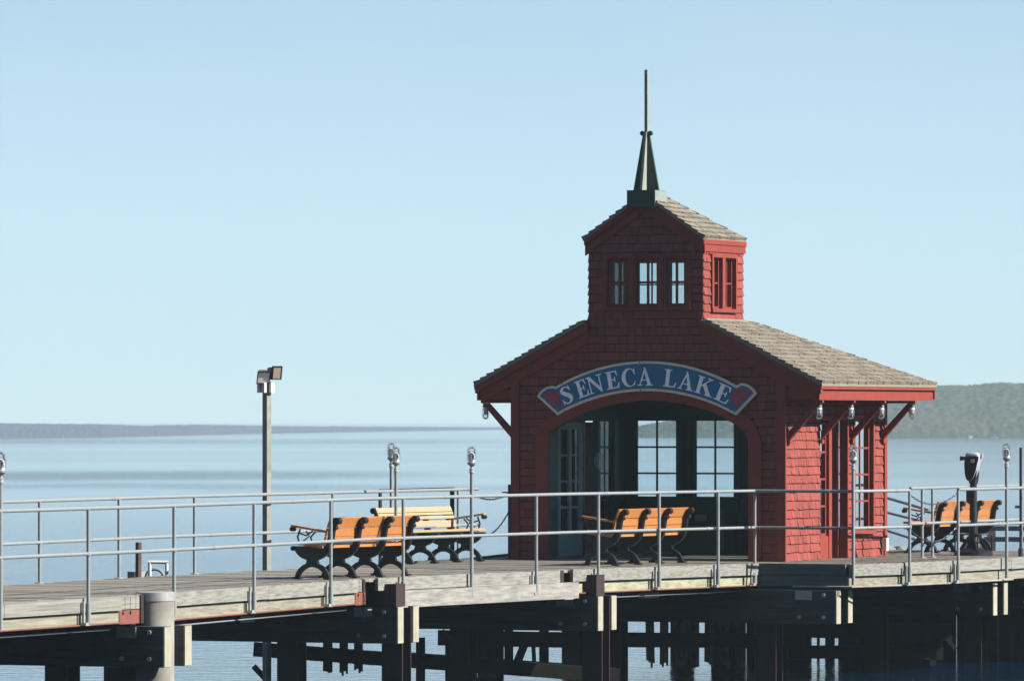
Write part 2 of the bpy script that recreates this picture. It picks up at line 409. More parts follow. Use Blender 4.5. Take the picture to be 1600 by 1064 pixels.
# unseen hill added behind the camera to cut sky light on the front
def sky_block_hill():
    mb = MB(); S = 10; rnd = random.Random(9)
    base = [(700, -60), (300, -34), (0, -24), (-110, -14), (-190, 40), (-250, 130)]
    pts = []
    for (x0, y0), (x1, y1) in zip(base[:-1], base[1:]):
        for k in range(8): pts.append((x0 + (x1 - x0) * k / 8, y0 + (y1 - y0) * k / 8))
    pts.append(base[-1]); vs = []; N = len(pts)
    for i, (x, y) in enumerate(pts):
        a_, b_ = pts[max(0, i - 3)], pts[min(N - 1, i + 3)]
        d = Vector((b_[0] - a_[0], b_[1] - a_[1], 0)).normalized(); o = Vector((-d.y, d.x, 0))
        hgt = 112 * min(1, (N - 1 - i) / 14 + .1)
        for j in range(S + 1):
            q = j / S; p = Vector((x, y, 0)) + o * (185 * q)
            vs.append((p.x, max(p.y, -255), -1 + hgt * math.sin(min(1, q * 1.05) * math.pi / 2) + (rnd.uniform(-4, 4) if j else 0)))
    fs = [(i * (S + 1) + j, i * (S + 1) + j + 1, (i + 1) * (S + 1) + j + 1, (i + 1) * (S + 1) + j) for i in range(N - 1) for j in range(S)]
    mb.add(vs, fs, True)
    tag(mb.build('sky_block_hill', mat('sky block hill', (.045, .05, .028), .95, noise=(.06, .6))), kind='structure')
sky_block_hill()

# ------------------------------------------------------------------ pier
UVEC = Vector((CU, SU, 0)); VVEC = Vector((-SU, CU, 0))
N_ = [Vector((-16.5, 47.9, 0)), Vector((-4.46, 77.2, 0)), Vector((-1.965, 84.7, 0)), Vector((.709, 89.7, 0)), UV(0, -1.2)]
F_ = [Vector((-18.8, 47.2, 0)), Vector((-7.3, 78.9, 0)), Vector((-4.75, 86.3, 0)), Vector((-2.1, 92.4, 0)), Vector((-.78, 95.4, 0))]
for q in N_ + F_: q.z = DECK
PLAT = [(0, -1.2), (1.43, -1.2), (1.8, .05), (2.08, 1.6), (2.2, 3.8), (2.2, 5.6), (2.0, 8.6), (-5.6, 8.6), (-5.5, 2.5), (-4.67, -1.33)]
pier = thing('pier', (0, 92, 0), 'curving weathered timber pier on steel and concrete piles', 'pier')
def near_at(px):
    p = (px - 800) / FPX
    for i, (a, b) in enumerate(zip(N_[:-1], N_[1:])):
        d = b - a; den = d.x - p * d.y
        t = (p * a.y - a.x) / den
        if (-.0001 <= t <= 1.0001) or (i == 0 and t < 0): return a + d * t, d.normalized()
    return N_[-1], (N_[-1] - N_[-2]).normalized()
def edge_at(px, A, B):
    p = (px - 800) / FPX; d = B - A
    t = (p * A.y - A.x) / (d.x - p * d.y); return A + d * t
def outn(d): return Vector((d.y, -d.x, 0)).normalized()     # to the right of the walking direction

deck = MB()
for i in range(4):
    a0, a1, b0, b1 = N_[i], N_[i + 1], F_[i], F_[i + 1]
    n = max(2, round((a1 - a0).length / .142))
    for k in range(n):
        t0 = (k + .03) / n; t1 = (k + .97) / n; dz = Vector((0, 0, random.uniform(-.004, .004)))
        p = [a0.lerp(a1, t0), a0.lerp(a1, t1), b0.lerp(b1, t1), b0.lerp(b1, t0)]
        e = random.uniform(-.01, .012); o = (p[0] - p[3]).normalized() * e
        p[0] += o; p[1] += o
        deck.hexa([q + dz - Vector((0, 0, .045)) for q in p] + [q + dz for q in p])
v = -1.32
while v < 8.55:
    v1 = v + .142; vm = (v + v1) / 2; xs = []
    for (ua, va), (ub, vb) in zip(PLAT, PLAT[1:] + PLAT[:1]):
        if (va - vm) * (vb - vm) < 0: xs.append(ua + (ub - ua) * (vm - va) / (vb - va))
    if len(xs) >= 2:
        xs.sort(); dz = random.uniform(-.004, .004)
        cuts = [xs[0], xs[0] + (xs[-1] - xs[0]) * random.choice([.33, .5, .62]), xs[-1]]
        for ca, cb in zip(cuts[:-1], cuts[1:]):
            deck.hexa([UV(ca + .002, v + .004, dz - .045), UV(cb - .002, v + .004, dz - .045), UV(cb - .002, v1 - .004, dz - .045), UV(ca + .002, v1 - .004, dz - .045),
                       UV(ca + .002, v + .004, dz), UV(cb - .002, v + .004, dz), UV(cb - .002, v1 - .004, dz), UV(ca + .002, v1 - .004, dz)])
    v = v1
deck.build('deck', 'deck', pier)
# joists under the planking
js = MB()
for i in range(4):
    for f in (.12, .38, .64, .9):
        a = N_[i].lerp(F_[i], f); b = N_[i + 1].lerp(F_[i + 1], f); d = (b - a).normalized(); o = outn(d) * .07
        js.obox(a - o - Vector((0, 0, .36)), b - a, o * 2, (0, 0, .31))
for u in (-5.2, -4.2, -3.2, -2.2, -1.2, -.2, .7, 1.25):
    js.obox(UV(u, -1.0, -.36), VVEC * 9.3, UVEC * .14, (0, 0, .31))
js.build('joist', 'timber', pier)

def rim_run(a, b, low='rim_low', low_z=(-.325, -.178), skip_low=False, out_lo=-.04):
    d = (b - a); L = d.length; dn = d.normalized(); o = outn(dn)
    n = max(1, round(L / 3.2))
    for k in range(n):
        m = MB()
        s = a + d * (k / n) + dn * .004; e = a + d * ((k + 1) / n) - dn * .004
        jz = random.uniform(-.006, .004)
        m.obox(s + o * (.012 + random.uniform(0, .006)) + Vector((0, 0, -.168 + jz)), e - s, o * .05, (0, 0, .168))
        m.build('rim_board', 'rim', pier)
    if not skip_low:
        m = MB(); m.obox(a + o * out_lo + Vector((0, 0, low_z[0])), d, o * .06, (0, 0, low_z[1] - low_z[0]))
        m.build('rim_board', low, pier)
GAPS = [(183, 262), (552, 584), (869, 889)]
lows = ['rim_low', 'rim_low', None, 'rim_green']
for i in range(4):
    a, b = N_[i], N_[i + 1]; dn = (b - a).normalized(); o = outn(dn)
    s = edge_at(GAPS[i - 1][1], a, b) if i else a
    e = edge_at(GAPS[i][0], a, b) if i < 3 else b - dn * .02
    rim_run(s, e, lows[i] or 'rim', skip_low=lows[i] is None)
    if lows[i] is None:
        m = MB(); m.obox(s + dn * .35 + o * .05 + Vector((0, 0, -.40)), e + dn * .42 - s - dn * .35, o * .09, (0, 0, .225)); m.build('fender_board', 'grey_board', pier)
    if i < 3:       # the joint beside each bent
        L = (b - e).length; m = MB(); k = 0
        while k * .15 < L - .16:
            m.obox(e + dn * (.03 + k * .15) - o * .03 + Vector((0, 0, -.165)), dn * .14, o * .05, (0, 0, .155)); k += 1
        m.build('joint_block', 'rim', pier)
        m = MB(); m.obox(e + dn * .0 + o * .0 + Vector((0, 0, -.34)), dn * min(.55, L), o * .03, (0, 0, .165))
        for k in (.1, .3): m.tube([e + dn * k + o * .028 + Vector((0, 0, -.20)), e + dn * k + o * .05 + Vector((0, 0, -.20))], .02, 8)
        m.build('joint_plate', 'rust', pier)
        m = MB(); m.obox(b - dn * .12 - o * .08 + Vector((0, 0, -.34)), dn * .08, o * .12, (0, 0, .335)); m.build('joint_post', 'rust_dark', pier)
    if i != 2:
        m = MB(); m.tube([s + o * .06 + Vector((0, 0, -.335)), e - dn * .0 + o * .06 + Vector((0, 0, -.32))], .011, 8); m.build('tie_rod', 'rust', pier)
    m = MB(); m.tube([s + o * -.1 + Vector((0, 0, -.42)), e + o * -.1 + Vector((0, 0, -.40))], .010, 6)
    mid = s.lerp(e, .45) - o * .1 + Vector((0, 0, -.41))
    for q in (-1, 1): m.tube([mid - dn * .25 + Vector((0, 0, .03 * q)), mid + dn * .25 + Vector((0, 0, .03 * q))], .010, 6)
    m.build('turnbuckle_rod', 'steel', pier)
# platform rims
P3 = [UV(u, v) for u, v in PLAT]
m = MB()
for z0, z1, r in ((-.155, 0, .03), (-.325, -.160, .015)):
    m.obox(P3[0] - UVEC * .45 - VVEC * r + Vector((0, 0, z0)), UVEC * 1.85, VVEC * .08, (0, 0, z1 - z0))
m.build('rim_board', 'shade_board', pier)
for i in range(1, 6): rim_run(P3[i], P3[i + 1])
m = MB(); a, b = P3[1], P3[2]; m.tube([UV(.6, -1.28, -.33), P3[1] + Vector((.05, -.08, -.33)), P3[2] + UVEC * .08 + Vector((0, 0, -.33)), P3[3] + UVEC * .08 + Vector((0, 0, -.33)), P3[4] + UVEC * .08 + Vector((0, 0, -.33))], .014, 8); m.build('tie_rod', 'grey_board', pier)
# low kerb along the far edge
m = MB()
for a, b in ((F_[3].lerp(F_[4], .5), P3[9]), (P3[9], P3[8]), (P3[8], P3[7])):
    d = b - a; o = outn(d.normalized()); m.obox(a + Vector((0, 0, -.1)), d, o * .06, (0, 0, .13))
m.build('kerb_board', 'timber', pier)

def bolts(cap, pts):
    for p in pts:
        m = MB(); q = Vector(p); m.tube([q, q - VVEC * .03], .028, 8); m.build('bolt', 'bracket', cap)
def bent(E, length, kind, gap=.30, pile_u=-.16, extra=()):
    for v0 in (0, .2 + gap):
        m = MB(); o = E + VVEC * v0
        m.obox(o + Vector((0, 0, DECK - .87)), -UVEC * length, VVEC * .2, (0, 0, .49))
        cap = m.build('cap_beam', 'timber', pier)
        m = MB(); m.obox(o + UVEC * .002 + VVEC * .008 + Vector((0, 0, DECK - .865)), UVEC * .012, VVEC * .184, (0, 0, .48)); m.build('end_grain', 'timber_end', cap)
        if v0 == 0:
            bolts(cap, [o - UVEC * .18 + Vector((0, 0, DECK - .45)), o - UVEC * .18 + Vector((0, 0, DECK - .77)), o - UVEC * .55 + Vector((0, 0, DECK - .77))])
            m = MB(); m.obox(o - UVEC * .62 - VVEC * .02 + Vector((0, 0, DECK - .52)), UVEC * .26, VVEC * .018, (0, 0, .13)); m.build('bracket_plate', 'bracket', cap)
    def hpile(u, top):
        m = MB(); c = E + UVEC * u + VVEC * (.2 + gap / 2)
        for s in (-1, 1): m.obox(c - UVEC * .15 + VVEC * (s * (gap / 2 - .012) - .01) + Vector((0, 0, -3)), UVEC * .30, VVEC * .02, (0, 0, top + 3))
        m.obox(c - UVEC * .012 - VVEC * (gap / 2 - .03) + Vector((0, 0, -3)), UVEC * .024, VVEC * (gap - .06), (0, 0, top + 3))
        m.build('steel_pile', 'rust_dark', pier)
    if kind == 'concrete':
        c = E + UVEC * -.30 + VVEC * .38
        m = MB(); m.lathe([(.235, -3), (.235, 1.70), (.24, 1.70), (.24, DECK + .02), (.228, DECK + .03)], (c.x, c.y, 0), 32); m.build('concrete_pile', 'concrete', pier)
        m = MB(); m.lathe([(.243, DECK - .08), (.243, DECK + .022), (.236, DECK + .022)], (c.x, c.y, 0), 32); m.build('pile_band', 'bracket', pier)
        hpile(-.75, DECK - .88)
    elif kind == 'steel':
        # the head of the pile, boxed in steel, stands proud of the rim
        c = E + UVEC * pile_u
        m = MB(); m.obox(c - UVEC * .15 + Vector((0, 0, DECK - .378)), UVEC * .30, VVEC * .30, (0, 0, .30))
        m.obox(c + UVEC * .052 - VVEC * .008 + Vector((0, 0, DECK - .378)), UVEC * .014, VVEC * .01, (0, 0, .30)); m.build('pile_head', 'rust_dark', pier)
        hpile(pile_u, DECK - .4)
    for u in extra: hpile(u, DECK - .5)
bent(Vector((-12.35, 57.2, 0)), 3.3, 'steel', extra=(-1.7,))
bent(Vector((-8.35, 67.0, 0)), 3.4, 'steel', extra=(-1.7,))
bent(Vector((-4.19, 76.9, 0)), 3.6, 'concrete', .36, extra=(-1.55, -2.9))
bent(Vector((-1.53, 85.0, 0)), 3.7, 'steel', extra=(-1.7,))
bent(Vector((1.197, 90.0, 0)), 3.9, 'steel', extra=(-2.2,))
bent(Vector((4.70, 93.0, 0)), 6.4, 'plain', extra=(-1.15, -3.6, -5.6))
bent(Vector((7.28, 97.0, 0)), 8.2, 'plain', extra=(-2.0, -4.5, -7))
bent(UV(1.9, 7.2, -DECK), 7.2, 'plain', extra=(-1.5, -4.5, -6.5))

bk = MB(); u = -4.3; rb = random.Random(4)
while u < 2.2:
    w_ = rb.uniform(.14, .24); bk.obox(UV(u, 8.25 + rb.uniform(0, .03), -2.6), UVEC * (w_ - (rb.choice([.03, .08, .11]) if u < -2.3 else rb.choice([.004, .01, .02, .05]))), VVEC * .06, (0, 0, 2.2 + rb.uniform(-.03, .1))); u += w_
bk.build('bulkhead', 'old', pier)

# ------------------------------------------------------------------ railings
PR = .024
RAIL_Z, MID_Z = 1.06, .525
def rail_thing(label, path, posts, closed_ends=(True, True), m_rail='steel', mids=(MID_Z,), base=-.30, mid_path=None):
    a = path[0]
    t = thing('pier_railing', (a.x, a.y, DECK - .3), label, 'railing')
    mb = MB(); mb.tube([p + Vector((0, 0, RAIL_Z)) for p in path], PR, 10)
    rj = random.Random(len(path) * 7 + int(a.x * 10))
    for p, q in zip(path[:-1], path[1:]):           # pipe couplings
        for k in range(max(1, int((q - p).length / 4))):
            c = p.lerp(q, rj.uniform(.15, .85)) + Vector((0, 0, RAIL_Z)); d = (q - p).normalized(); mb.tube([c - d * .035, c + d * .035], PR * 1.14, 10)
    mb.build('top_rail', m_rail, t)
    for z in mids:
        mb = MB(); mb.tube([p + Vector((0, 0, z)) for p in (mid_path or path)], PR * .95, 10)
        for p, q in zip(path[:-1], path[1:]):
            c = p.lerp(q, rj.uniform(.2, .8)) + Vector((0, 0, z)); d = (q - p).normalized(); mb.tube([c - d * .035, c + d * .035], PR * 1.12, 10)
        mb.build('mid_rail', m_rail, t)
    for p in posts:
        mb = MB(); mb.tube([p + Vector((0, 0, base)), p + Vector((0, 0, RAIL_Z - .01))], PR * .96, 10)
        mb.lathe([(.0, -.03), (.030, -.025), (.034, 0), (.030, .025), (.0, .03)], p + Vector((0, 0, MID_Z)), 10)
        po = mb.build('post', m_rail, t)
        if base < -.1:
            mb = MB(); mb.tube([p + Vector((0, 0, base)), p + Vector((0, 0, -.06))], .034, 10); mb.build('sleeve', 'steel', po)
            o = UVEC
            mb = MB(); mb.obox(p - UVEC * .05 - VVEC * .10 + Vector((0, 0, base - .02)), UVEC * .07, VVEC * .11, (0, 0, .035))
            mb.obox(p - UVEC * .045 - VVEC * .085 + Vector((0, 0, base)), UVEC * .03, VVEC * .03, (0, 0, .26)); mb.build('bracket', 'bracket', po)
        else:
            mb = MB(); mb.lathe([(.06, 0), (.06, .012), (.03, .014)], p, 12); mb.build('base_flange', 'bracket', po)
    return t
OFF = .125
def npost(px):
    x = px
    for _ in range(4):
        q, d = near_at(x); p = q + outn(d) * OFF; x += px - (800 + FPX * p.x / p.y)
    return p
near_path = [N_[0] + outn((N_[1] - N_[0]).normalized()) * OFF]
for i in (1, 2, 3):
    n_ = (outn((N_[i] - N_[i - 1]).normalized()) + outn((N_[i + 1] - N_[i]).normalized())).normalized()
    near_path.append(N_[i] + n_ * OFF)
near_path += [P3[0] - VVEC * .1 + UVEC * .02, P3[1] + UVEC * .12 - VVEC * .1, P3[2] + UVEC * .14]
rail_thing('front galvanised pipe railing curving from the left edge to the pavilion front', near_path,
           [npost(p) for p in (-2900, -2000, -1300, -800, -450, -150, 138, 272, 397, 517, 630, 838, 935, 1030, 1122)] + [near_path[4], near_path[6]])
E2 = P3[3] + UVEC * .12 - VVEC * .12
right_path = [E2, P3[4] + UVEC * .13, P3[5] + UVEC * .13]
rail_thing('front galvanised pipe railing right of the chained gap', right_path, [E2, P3[5] + UVEC * .13])
far_path = [F_[0], F_[1], F_[2], F_[3], F_[4], F_[4] + (F_[4] - F_[3]).normalized() * .66]
fp = [edge_at(62, F_[1], F_[2]), edge_at(186, F_[1], F_[2]), edge_at(304, F_[2], F_[3]), edge_at(716, F_[3], F_[4])]
rail_thing('galvanised pipe railing along the far lake edge behind the pale bench', far_path, [F_[0].lerp(F_[1], k) for k in (.1, .28, .46, .64, .82)] + [F_[1]] + fp + [edge_at(520, F_[2], F_[3])], base=0)
# railing beyond; the shade on its near side is put into dark steel colour
ga, gb = at(594, 766.5, 96.2), at(708, 763.5, 99.0)
ga.z = gb.z = DECK
t = thing('pier_railing', (gb.x, gb.y, DECK), 'short railing coloured as dark shaded steel behind the paired lamp posts', 'railing')
mb = MB(); mb.tube([ga + Vector((0, 0, 1.03)), gb + Vector((0, 0, 1.03))], .027, 10); mb.build('top_rail', 'dark_steel', t)
mb = MB(); mb.obox(gb + Vector((-.05, 0, -.4)), (.07, 0, 0), (0, .07, 0), (0, 0, 1.43)); mb.build('post', 'dark_steel', t)
mb = MB(); mb.tube([ga + Vector((0, 0, -.9)), ga + Vector((0, 0, 1.03))], .027, 8); mb.build('post', 'dark_steel', t)
# inner railing at the right, by the viewer
ia, ib = UV(1.05, 2.6), UV(1.25, 7.4)
ip = [edge_at(1441, ia, ib), edge_at(1457, ia, ib), UV(1.25, 7.3)]
rail_thing('inner pipe railing beside the coin viewer and the right bench', [ia, ib], ip, base=0)
# sloping gangway handrail behind the pavilion
t = thing('gangway_railing', UV(-.2, 8.6), 'sloping pipe handrail just right of the pavilion back corner', 'railing')
g0, g1 = at(1372, 773.5, 104), at(1452, 797, 102.5)
h0, h1 = at(1372, 797, 104), at(1452, 817, 102.5)
k0, k1 = at(1372, 824, 104), at(1452, 850, 102.5)
mb = MB(); mb.tube([g0, g1], .024); mb.build('top_rail', 'steel', t)
for a, b in ((h0, h1), (k0, k1)):
    mb = MB(); mb.tube([a, b], .022); mb.build('mid_rail', 'steel', t)
mb = MB(); q = g0.lerp(g1, .62); mb.tube([q + Vector((0, 0, -1.3)), q], .022); mb.build('post', 'steel', t)

# ------------------------------------------------------------------ caged lamps
def cage(mb_g, mb_c, mb_b, z0, up=1):
    s = up
    g = [(.030, 0), (.050, .03), (.056, .06), (.056, .15), (.046, .19), (.024, .212), (.004, .216)]
    mb_g.lathe([(r * .86, z0 + s * z) for r, z in g], (0, 0, 0), 14)
    for k in range(6):
        t = k * math.pi / 3
        mb_c.tube([(r * 1.06 * math.cos(t), r * 1.06 * math.sin(t), z0 + s * z * 1.03) for r, z in g[1:]], .0032, 5, cap=False)
    for z, r in ((.06, .060), (.11, .060), (.155, .060), (.195, .046)):
        mb_c.tube([(r * math.cos(q * math.pi / 8), r * math.sin(q * math.pi / 8), z0 + s * z) for q in range(17)], .0032, 5, cap=False)
    mb_b.lathe([(.036, z0 + s * .0), (.046, z0 + s * .02), (.047, z0 + s * .06), (.045, z0 + s * .11), (.030, z0 + s * .135), (.002, z0 + s * .145)], (0, 0, 0), 12)
def lamp_post(loc, label, group=None, depth=.30):
    t = thing('caged_lamp_post', loc, label, 'lamp post', group=group)
    mb = MB(); mb.tube([(0, 0, -depth), (0, 0, 1.42)], .025, 12); mb.build('pole', 'steel', t, True)
    mb = MB(); mb.lathe([(.030, 1.375), (.037, 1.38), (.037, 1.40), (.030, 1.405), (.030, 1.42), (.036, 1.425), (.036, 1.435), (.022, 1.44), (.022, 1.465)], (0, 0, 0), 14); mb.build('collar', 'bracket', t, True)
    mb = MB(); mb.lathe([(.022, 1.465), (.03, 1.475), (.058, 1.50), (.060, 1.52), (.052, 1.525)], (0, 0, 0), 16); mb.build('lamp_base', 'steel', t, True)
    g, c, b = MB(), MB(), MB(); cage(g, c, b, 1.515)
    b.build('bulb', 'bulb', t, True); g.build('globe', 'globe', t, True); c.build('cage', 'steel', t, True)
    return t
lp = lamp_post(npost(737), 'caged lamp post on the front railing behind the two left benches')
dup(lp, P3[1] + UVEC * .12 - VVEC * .1, label='caged lamp post in front of the red side door')
dup(lp, P3[4] + UVEC * .12 - VVEC * .42, label='caged lamp post right of the coin viewer')
dup(lp, npost(1), label='caged lamp post cut by the left edge of the photo')
a = edge_at(612, F_[3], F_[4]); b = a + Vector((.07, .0, 0)) 
dup(lp, at(611.5, 0, 94.8).xy.to_3d() + Vector((0, 0, DECK + .02)), label='left and farther of the paired caged lamp posts behind the pale bench')
dup(lp, at(618.8, 0, 92.2).xy.to_3d() + Vector((0, 0, DECK - .03)), label='right and nearer of the paired caged lamp posts behind the pale bench')

# ------------------------------------------------------------------ benches
def bench(loc, rz, label, slat, group, backs=3, engraved=False):
    """local axes: x along the bench, +y the way the sitter faces"""
    t = thing('park_bench', loc, label, 'bench', rz, group)
    XS = (-1.06, -.355, .355, 1.06)
    def arc(cx, cz, rx, rz_, a0, a1, n): return [(cx + rx * math.cos(R(a0 + (a1 - a0) * i / n)), cz + rz_ * math.sin(R(a0 + (a1 - a0) * i / n))) for i in range(n + 1)]
    for x in XS:
        mb = MB(); W = .05
        o = arc(0, -.02, .265, .235, 3, 177, 14); i_ = arc(0, -.03, .205, .185, 3, 177, 14)
        P = lambda q: (x - W / 2, q[0], q[1])
        mb.strip([P(q) for q in o], [P(q) for q in i_], (W, 0, 0))
        for s in (-1, 1): mb.box((x - .045, s * .235 - .055, 0), (x + .045, s * .235 + .055, .022))
        mb.box((x - .032, -.085, .185), (x + .032, .085, .225)); mb.box((x - .036, -.075, .225), (x + .036, .075, .25))
        cup = arc(0, .43, .27, .19, 180, 360, 16)
        mb.prism([P(q) for q in cup], (W, 0, 0))
        # back stay: S-curve with scroll
        c = [(-.215, .36), (-.262, .44), (-.285, .54), (-.305, .64), (-.335, .73), (-.375, .785)]
        wd = [.045, .042, .036, .032, .034, .03]
        L_ = [P((y + w_, z + .012)) for (y, z), w_ in zip(c, wd)]; R_ = [P((y - w_, z - .012)) for (y, z), w_ in zip(c, wd)]
        mb.strip(L_, R_, (W, 0, 0))
        mb.tube([(x - .04, -.385, .765), (x + .04, -.385, .765)], .045, 14)
        mb.tube([(x - .034, -.35, .675), (x + .034, -.35, .675)], .026, 12)
        mb.tube([(x - .04, .285, .40), (x + .04, .285, .40)], .032, 12)
        mb.build('frame', 'iron', t, True)
    ml = M[slat]
    y = .285
    for k in range(5):
        mb = MB(); w_ = .088; z = .455 - .018 * k * .6
        mb.obox((-1.14, y - w_, z - .005), (2.28, 0, 0), (0, w_, .006), (0, 0, .034)); mb.build('seat_slat', ml, t, True); y -= w_ + .010
    n0 = Vector((0, -.18, 1)).normalized()
    segs = [(-.232, .475, -.250, .555), (-.253, .565, -.275, .665), (-.279, .677, -.330, .800)] if backs == 3 else \
           [(-.236, .50, -.258, .60), (-.266, .625, -.278, .668), (-.284, .682, -.300, .716), (-.303, .726, -.335, .80)]
    for ya, za, yb, zb in segs:
        mb = MB(); dd = Vector((0, yb - ya, zb - za)); nn = Vector((0, dd.z, -dd.y)).normalized() * .028
        mb.obox(Vector((-1.14, ya, za)) - nn * .1, (2.28, 0, 0), nn, dd); so = mb.build('back_slat', ml, t, True)
        if engraved and zb > .79:
            mb = MB(); rnd = random.Random(3); xx = -.2
            d1 = dd.normalized()
            while xx < .42:
                w_ = rnd.uniform(.015, .035)
                mb.obox(Vector((xx, ya, za)) + nn * .905 + dd * .36, (w_, 0, 0), nn * .02 / 1, d1 * rnd.uniform(.014, .022)); xx += w_ + rnd.choice([.010, .010, .03])
            mb.build('engraving', 'engrave', so, True)
    for x in (XS[0], XS[-1]):
        mb = MB(); mb.obox((x - .035, -.27, .60), (.07, 0, 0), (0, .58, .085), (0, 0, .028)); mb.build('armrest', ml, t, True)
        mb = MB()
        mb.tube([(x, .19, .44), (x, .23, .55), (x, .19, .655)], .014, 6); mb.tube([(x, .20, .60), (x, .10, .57), (x, .0, .63)], .011, 6)
        mb.tube([(x, .0, .46), (x, .03, .55), (x, -.04, .62)], .013, 6); mb.tube([(x, .10, .63), (x, .05, .56), (x, .14, .5)], .010, 6)
        mb.tube([(x - .04, .30, .655), (x + .04, .30, .655)], .032, 10); mb.build('arm_bracket', 'iron', t, True)
    return t
BA = R(62)
def bench_place(px0, y0, px1, y1):      # columns and rows of the first and last frame centres
    a = at(px0, 0, ground_Y(y0)); b = at(px1, 0, ground_Y(y1)); c = (a + b) / 2
    return Vector((c.x, c.y, DECK + .006))
GB = 'park benches along the pier'
bench(bench_place(486, 905, 613, 899), BA, 'orange slatted bench in front of the pale bench, seen from behind', 'slat', GB)
bench(bench_place(622, 881.5, 727, 876.5), BA + math.pi, 'pale cream slatted bench facing right on the far edge of the pier', 'slat_pale', GB, 4, True)
bench(bench_place(940, 883.3, 1043, 879), BA, 'orange bench standing before the pavilion arch', 'slat', GB)
bench(bench_place(1434, 864.2, 1532, 859.5), BA, 'amber worn bench behind the coin viewer', 'slat_dull', GB)
bench(at(1190, 0, 104.6).xy.to_3d() + Vector((0, 0, DECK + .006)), BA, 'orange bench beyond the pavilion, glimpsed through its right back window', 'slat', GB)

# ------------------------------------------------------------------ pavilion
pav = thing('pavilion', CORN, 'small red shingled lakeside pavilion with arch, lantern tower and green spire', 'pavilion', TH)
W_, D_ = 4.36, 4.36
UC = -W_ / 2
ZE, ZT, UT0, UT1, TD = 2.635, 3.611, -3.13, -1.303, 1.65     # eave, tower foot, tower sides, tower depth
UC_T = (UT0 + UT1) / 2
ZE2, ZR = 4.805, 5.47
def fr_front(p, q, r=0): return Vector((p, -r, q))              # p = u, q = z, r outwards
def fr_right(p, q, r=0): return Vector((r, p, q))               # p = v
def fr_left(p, q, r=0): return Vector((-W_ - r, p, q))
def fr_back(p, q, r=0): return Vector((p, D_ + r, q))
def mk(o, sgn, axis):
    pass
def fbox(mb, fr, p0, p1, q0, q1, r0, r1):
    pts = [fr(p0, q0, r0), fr(p1, q0, r0), fr(p1, q0, r1), fr(p0, q0, r1), fr(p0, q1, r0), fr(p1, q1, r0), fr(p1, q1, r1), fr(p0, q1, r1)]
    mb.hexa(pts)
def wall_holes(mb, fr, p0, p1, q0, q1, holes, r0, r1):
    ps = sorted({p0, p1, *[h[0] for h in holes], *[h[1] for h in holes]})
    for a, b in zip(ps[:-1], ps[1:]):
        cuts = sorted([(h[2], h[3]) for h in holes if h[0] <= a + 1e-6 and h[1] >= b - 1e-6])
        z = q0
        for c0, c1 in cuts:
            if c0 > z + 1e-6: fbox(mb, fr, a, b, z, c0, r0, r1)
            z = c1
        if z < q1 - 1e-6: fbox(mb, fr, a, b, z, q1, r0, r1)
def shingle_wall(mb, fr, q0, q1, inside, prange, exp=.125, seed=1, base_r=.0, holes=()):
    rnd = random.Random(seed); q = q0; row = 0
    while q < q1:
        h = exp * rnd.uniform(.97, 1.03); qm = q + h * .5
        marks = sorted({p for hh in holes for p in hh[:2] if hh[2] < q + h and hh[3] > q})
        iv = []; p = prange[0]; st = None
        while p <= prange[1] + 1e-6:
            ok = inside(p, qm)
            if ok and st is None: st = p
            if not ok and st is not None: iv.append((st, p)); st = None
            p += .012
        if st is not None: iv.append((st, prange[1]))
        iv2 = []
        for a, b in iv:
            c = [a] + [m_ for m_ in marks if a < m_ < b] + [b]
            iv2 += list(zip(c[:-1], c[1:]))
        for a, b in iv2:
            zz = [(q, q + h)]
            for hh in holes:
                if hh[0] <= (a + b) / 2 <= hh[1]:
                    nz = []
                    for c0, c1 in zz:
                        if hh[3] <= c0 or hh[2] >= c1: nz.append((c0, c1)); continue
                        if hh[2] > c0: nz.append((c0, hh[2]))
                        if hh[3] < c1: nz.append((hh[3], c1))
                    zz = nz
            x = a - (0 if row % 2 else rnd.uniform(0, .08))
            while x < b - .004:
                w_ = rnd.choice([.085, .11, .13, .15, .18, .21]) * rnd.uniform(.9, 1.1)
                x0, x1 = max(a, x), min(b, x + w_)
                if b - x1 < .04: x1 = b
                if x1 - x0 > .012:
                    for c0, c1 in zz:
                        if c1 - c0 < .02: continue
                        j = rnd.uniform(-.004, .006); bt = .027 + rnd.uniform(-.004, .006); tp = .008
                        g = .0032; sk = rnd.uniform(-.003, .003); lo_ = c0 + (j + .004 if c0 == q else 0); hi_ = c1 - .004
                        A = [fr(x0 + g, lo_, base_r), fr(x1 - g, lo_ + sk, base_r), fr(x1 - g, lo_ + sk, base_r + bt), fr(x0 + g, lo_, base_r + bt),
                             fr(x0 + g, hi_, base_r), fr(x1 - g, hi_, base_r), fr(x1 - g, hi_, base_r + tp), fr(x0 + g, hi_, base_r + tp)]
                        mb.hexa(A)
                if x1 >= b: break
                x += w_
        q += h; row += 1

# arch outline (front wall), half and half from the photograph's opening
ARCH = [(858, 690), (859.5, 677), (870, 668.5), (885, 659), (911, 646.3), (932, 638), (967, 629.5), (1003, 625.3), (1039, 626.3), (1074, 632), (1108, 641), (1130, 650.5), (1147, 661), (1166, 675), (1171, 688)]
arch_in = [(fu(px), fz(py, fu(px), 0)) for px, py in ARCH]
aL, aR = arch_in[0][0], arch_in[-1][0]
def off_arch(d):
    res = []
    for i, (x, z) in enumerate(arch_in):
        a = arch_in[max(0, i - 1)]; b = arch_in[min(len(arch_in) - 1, i + 1)]
        tx, tz = b[0] - a[0], b[1] - a[1]; L = math.hypot(tx, tz)
        nx, nz_ = -tz / L, tx / L
        if i == 0 or i == len(arch_in) - 1: nx, nz_ = (-1 if i == 0 else 1), 0
        res.append((x + nx * d, z + nz_ * d))
    return res
TW = .20
arch_out = off_arch(TW)
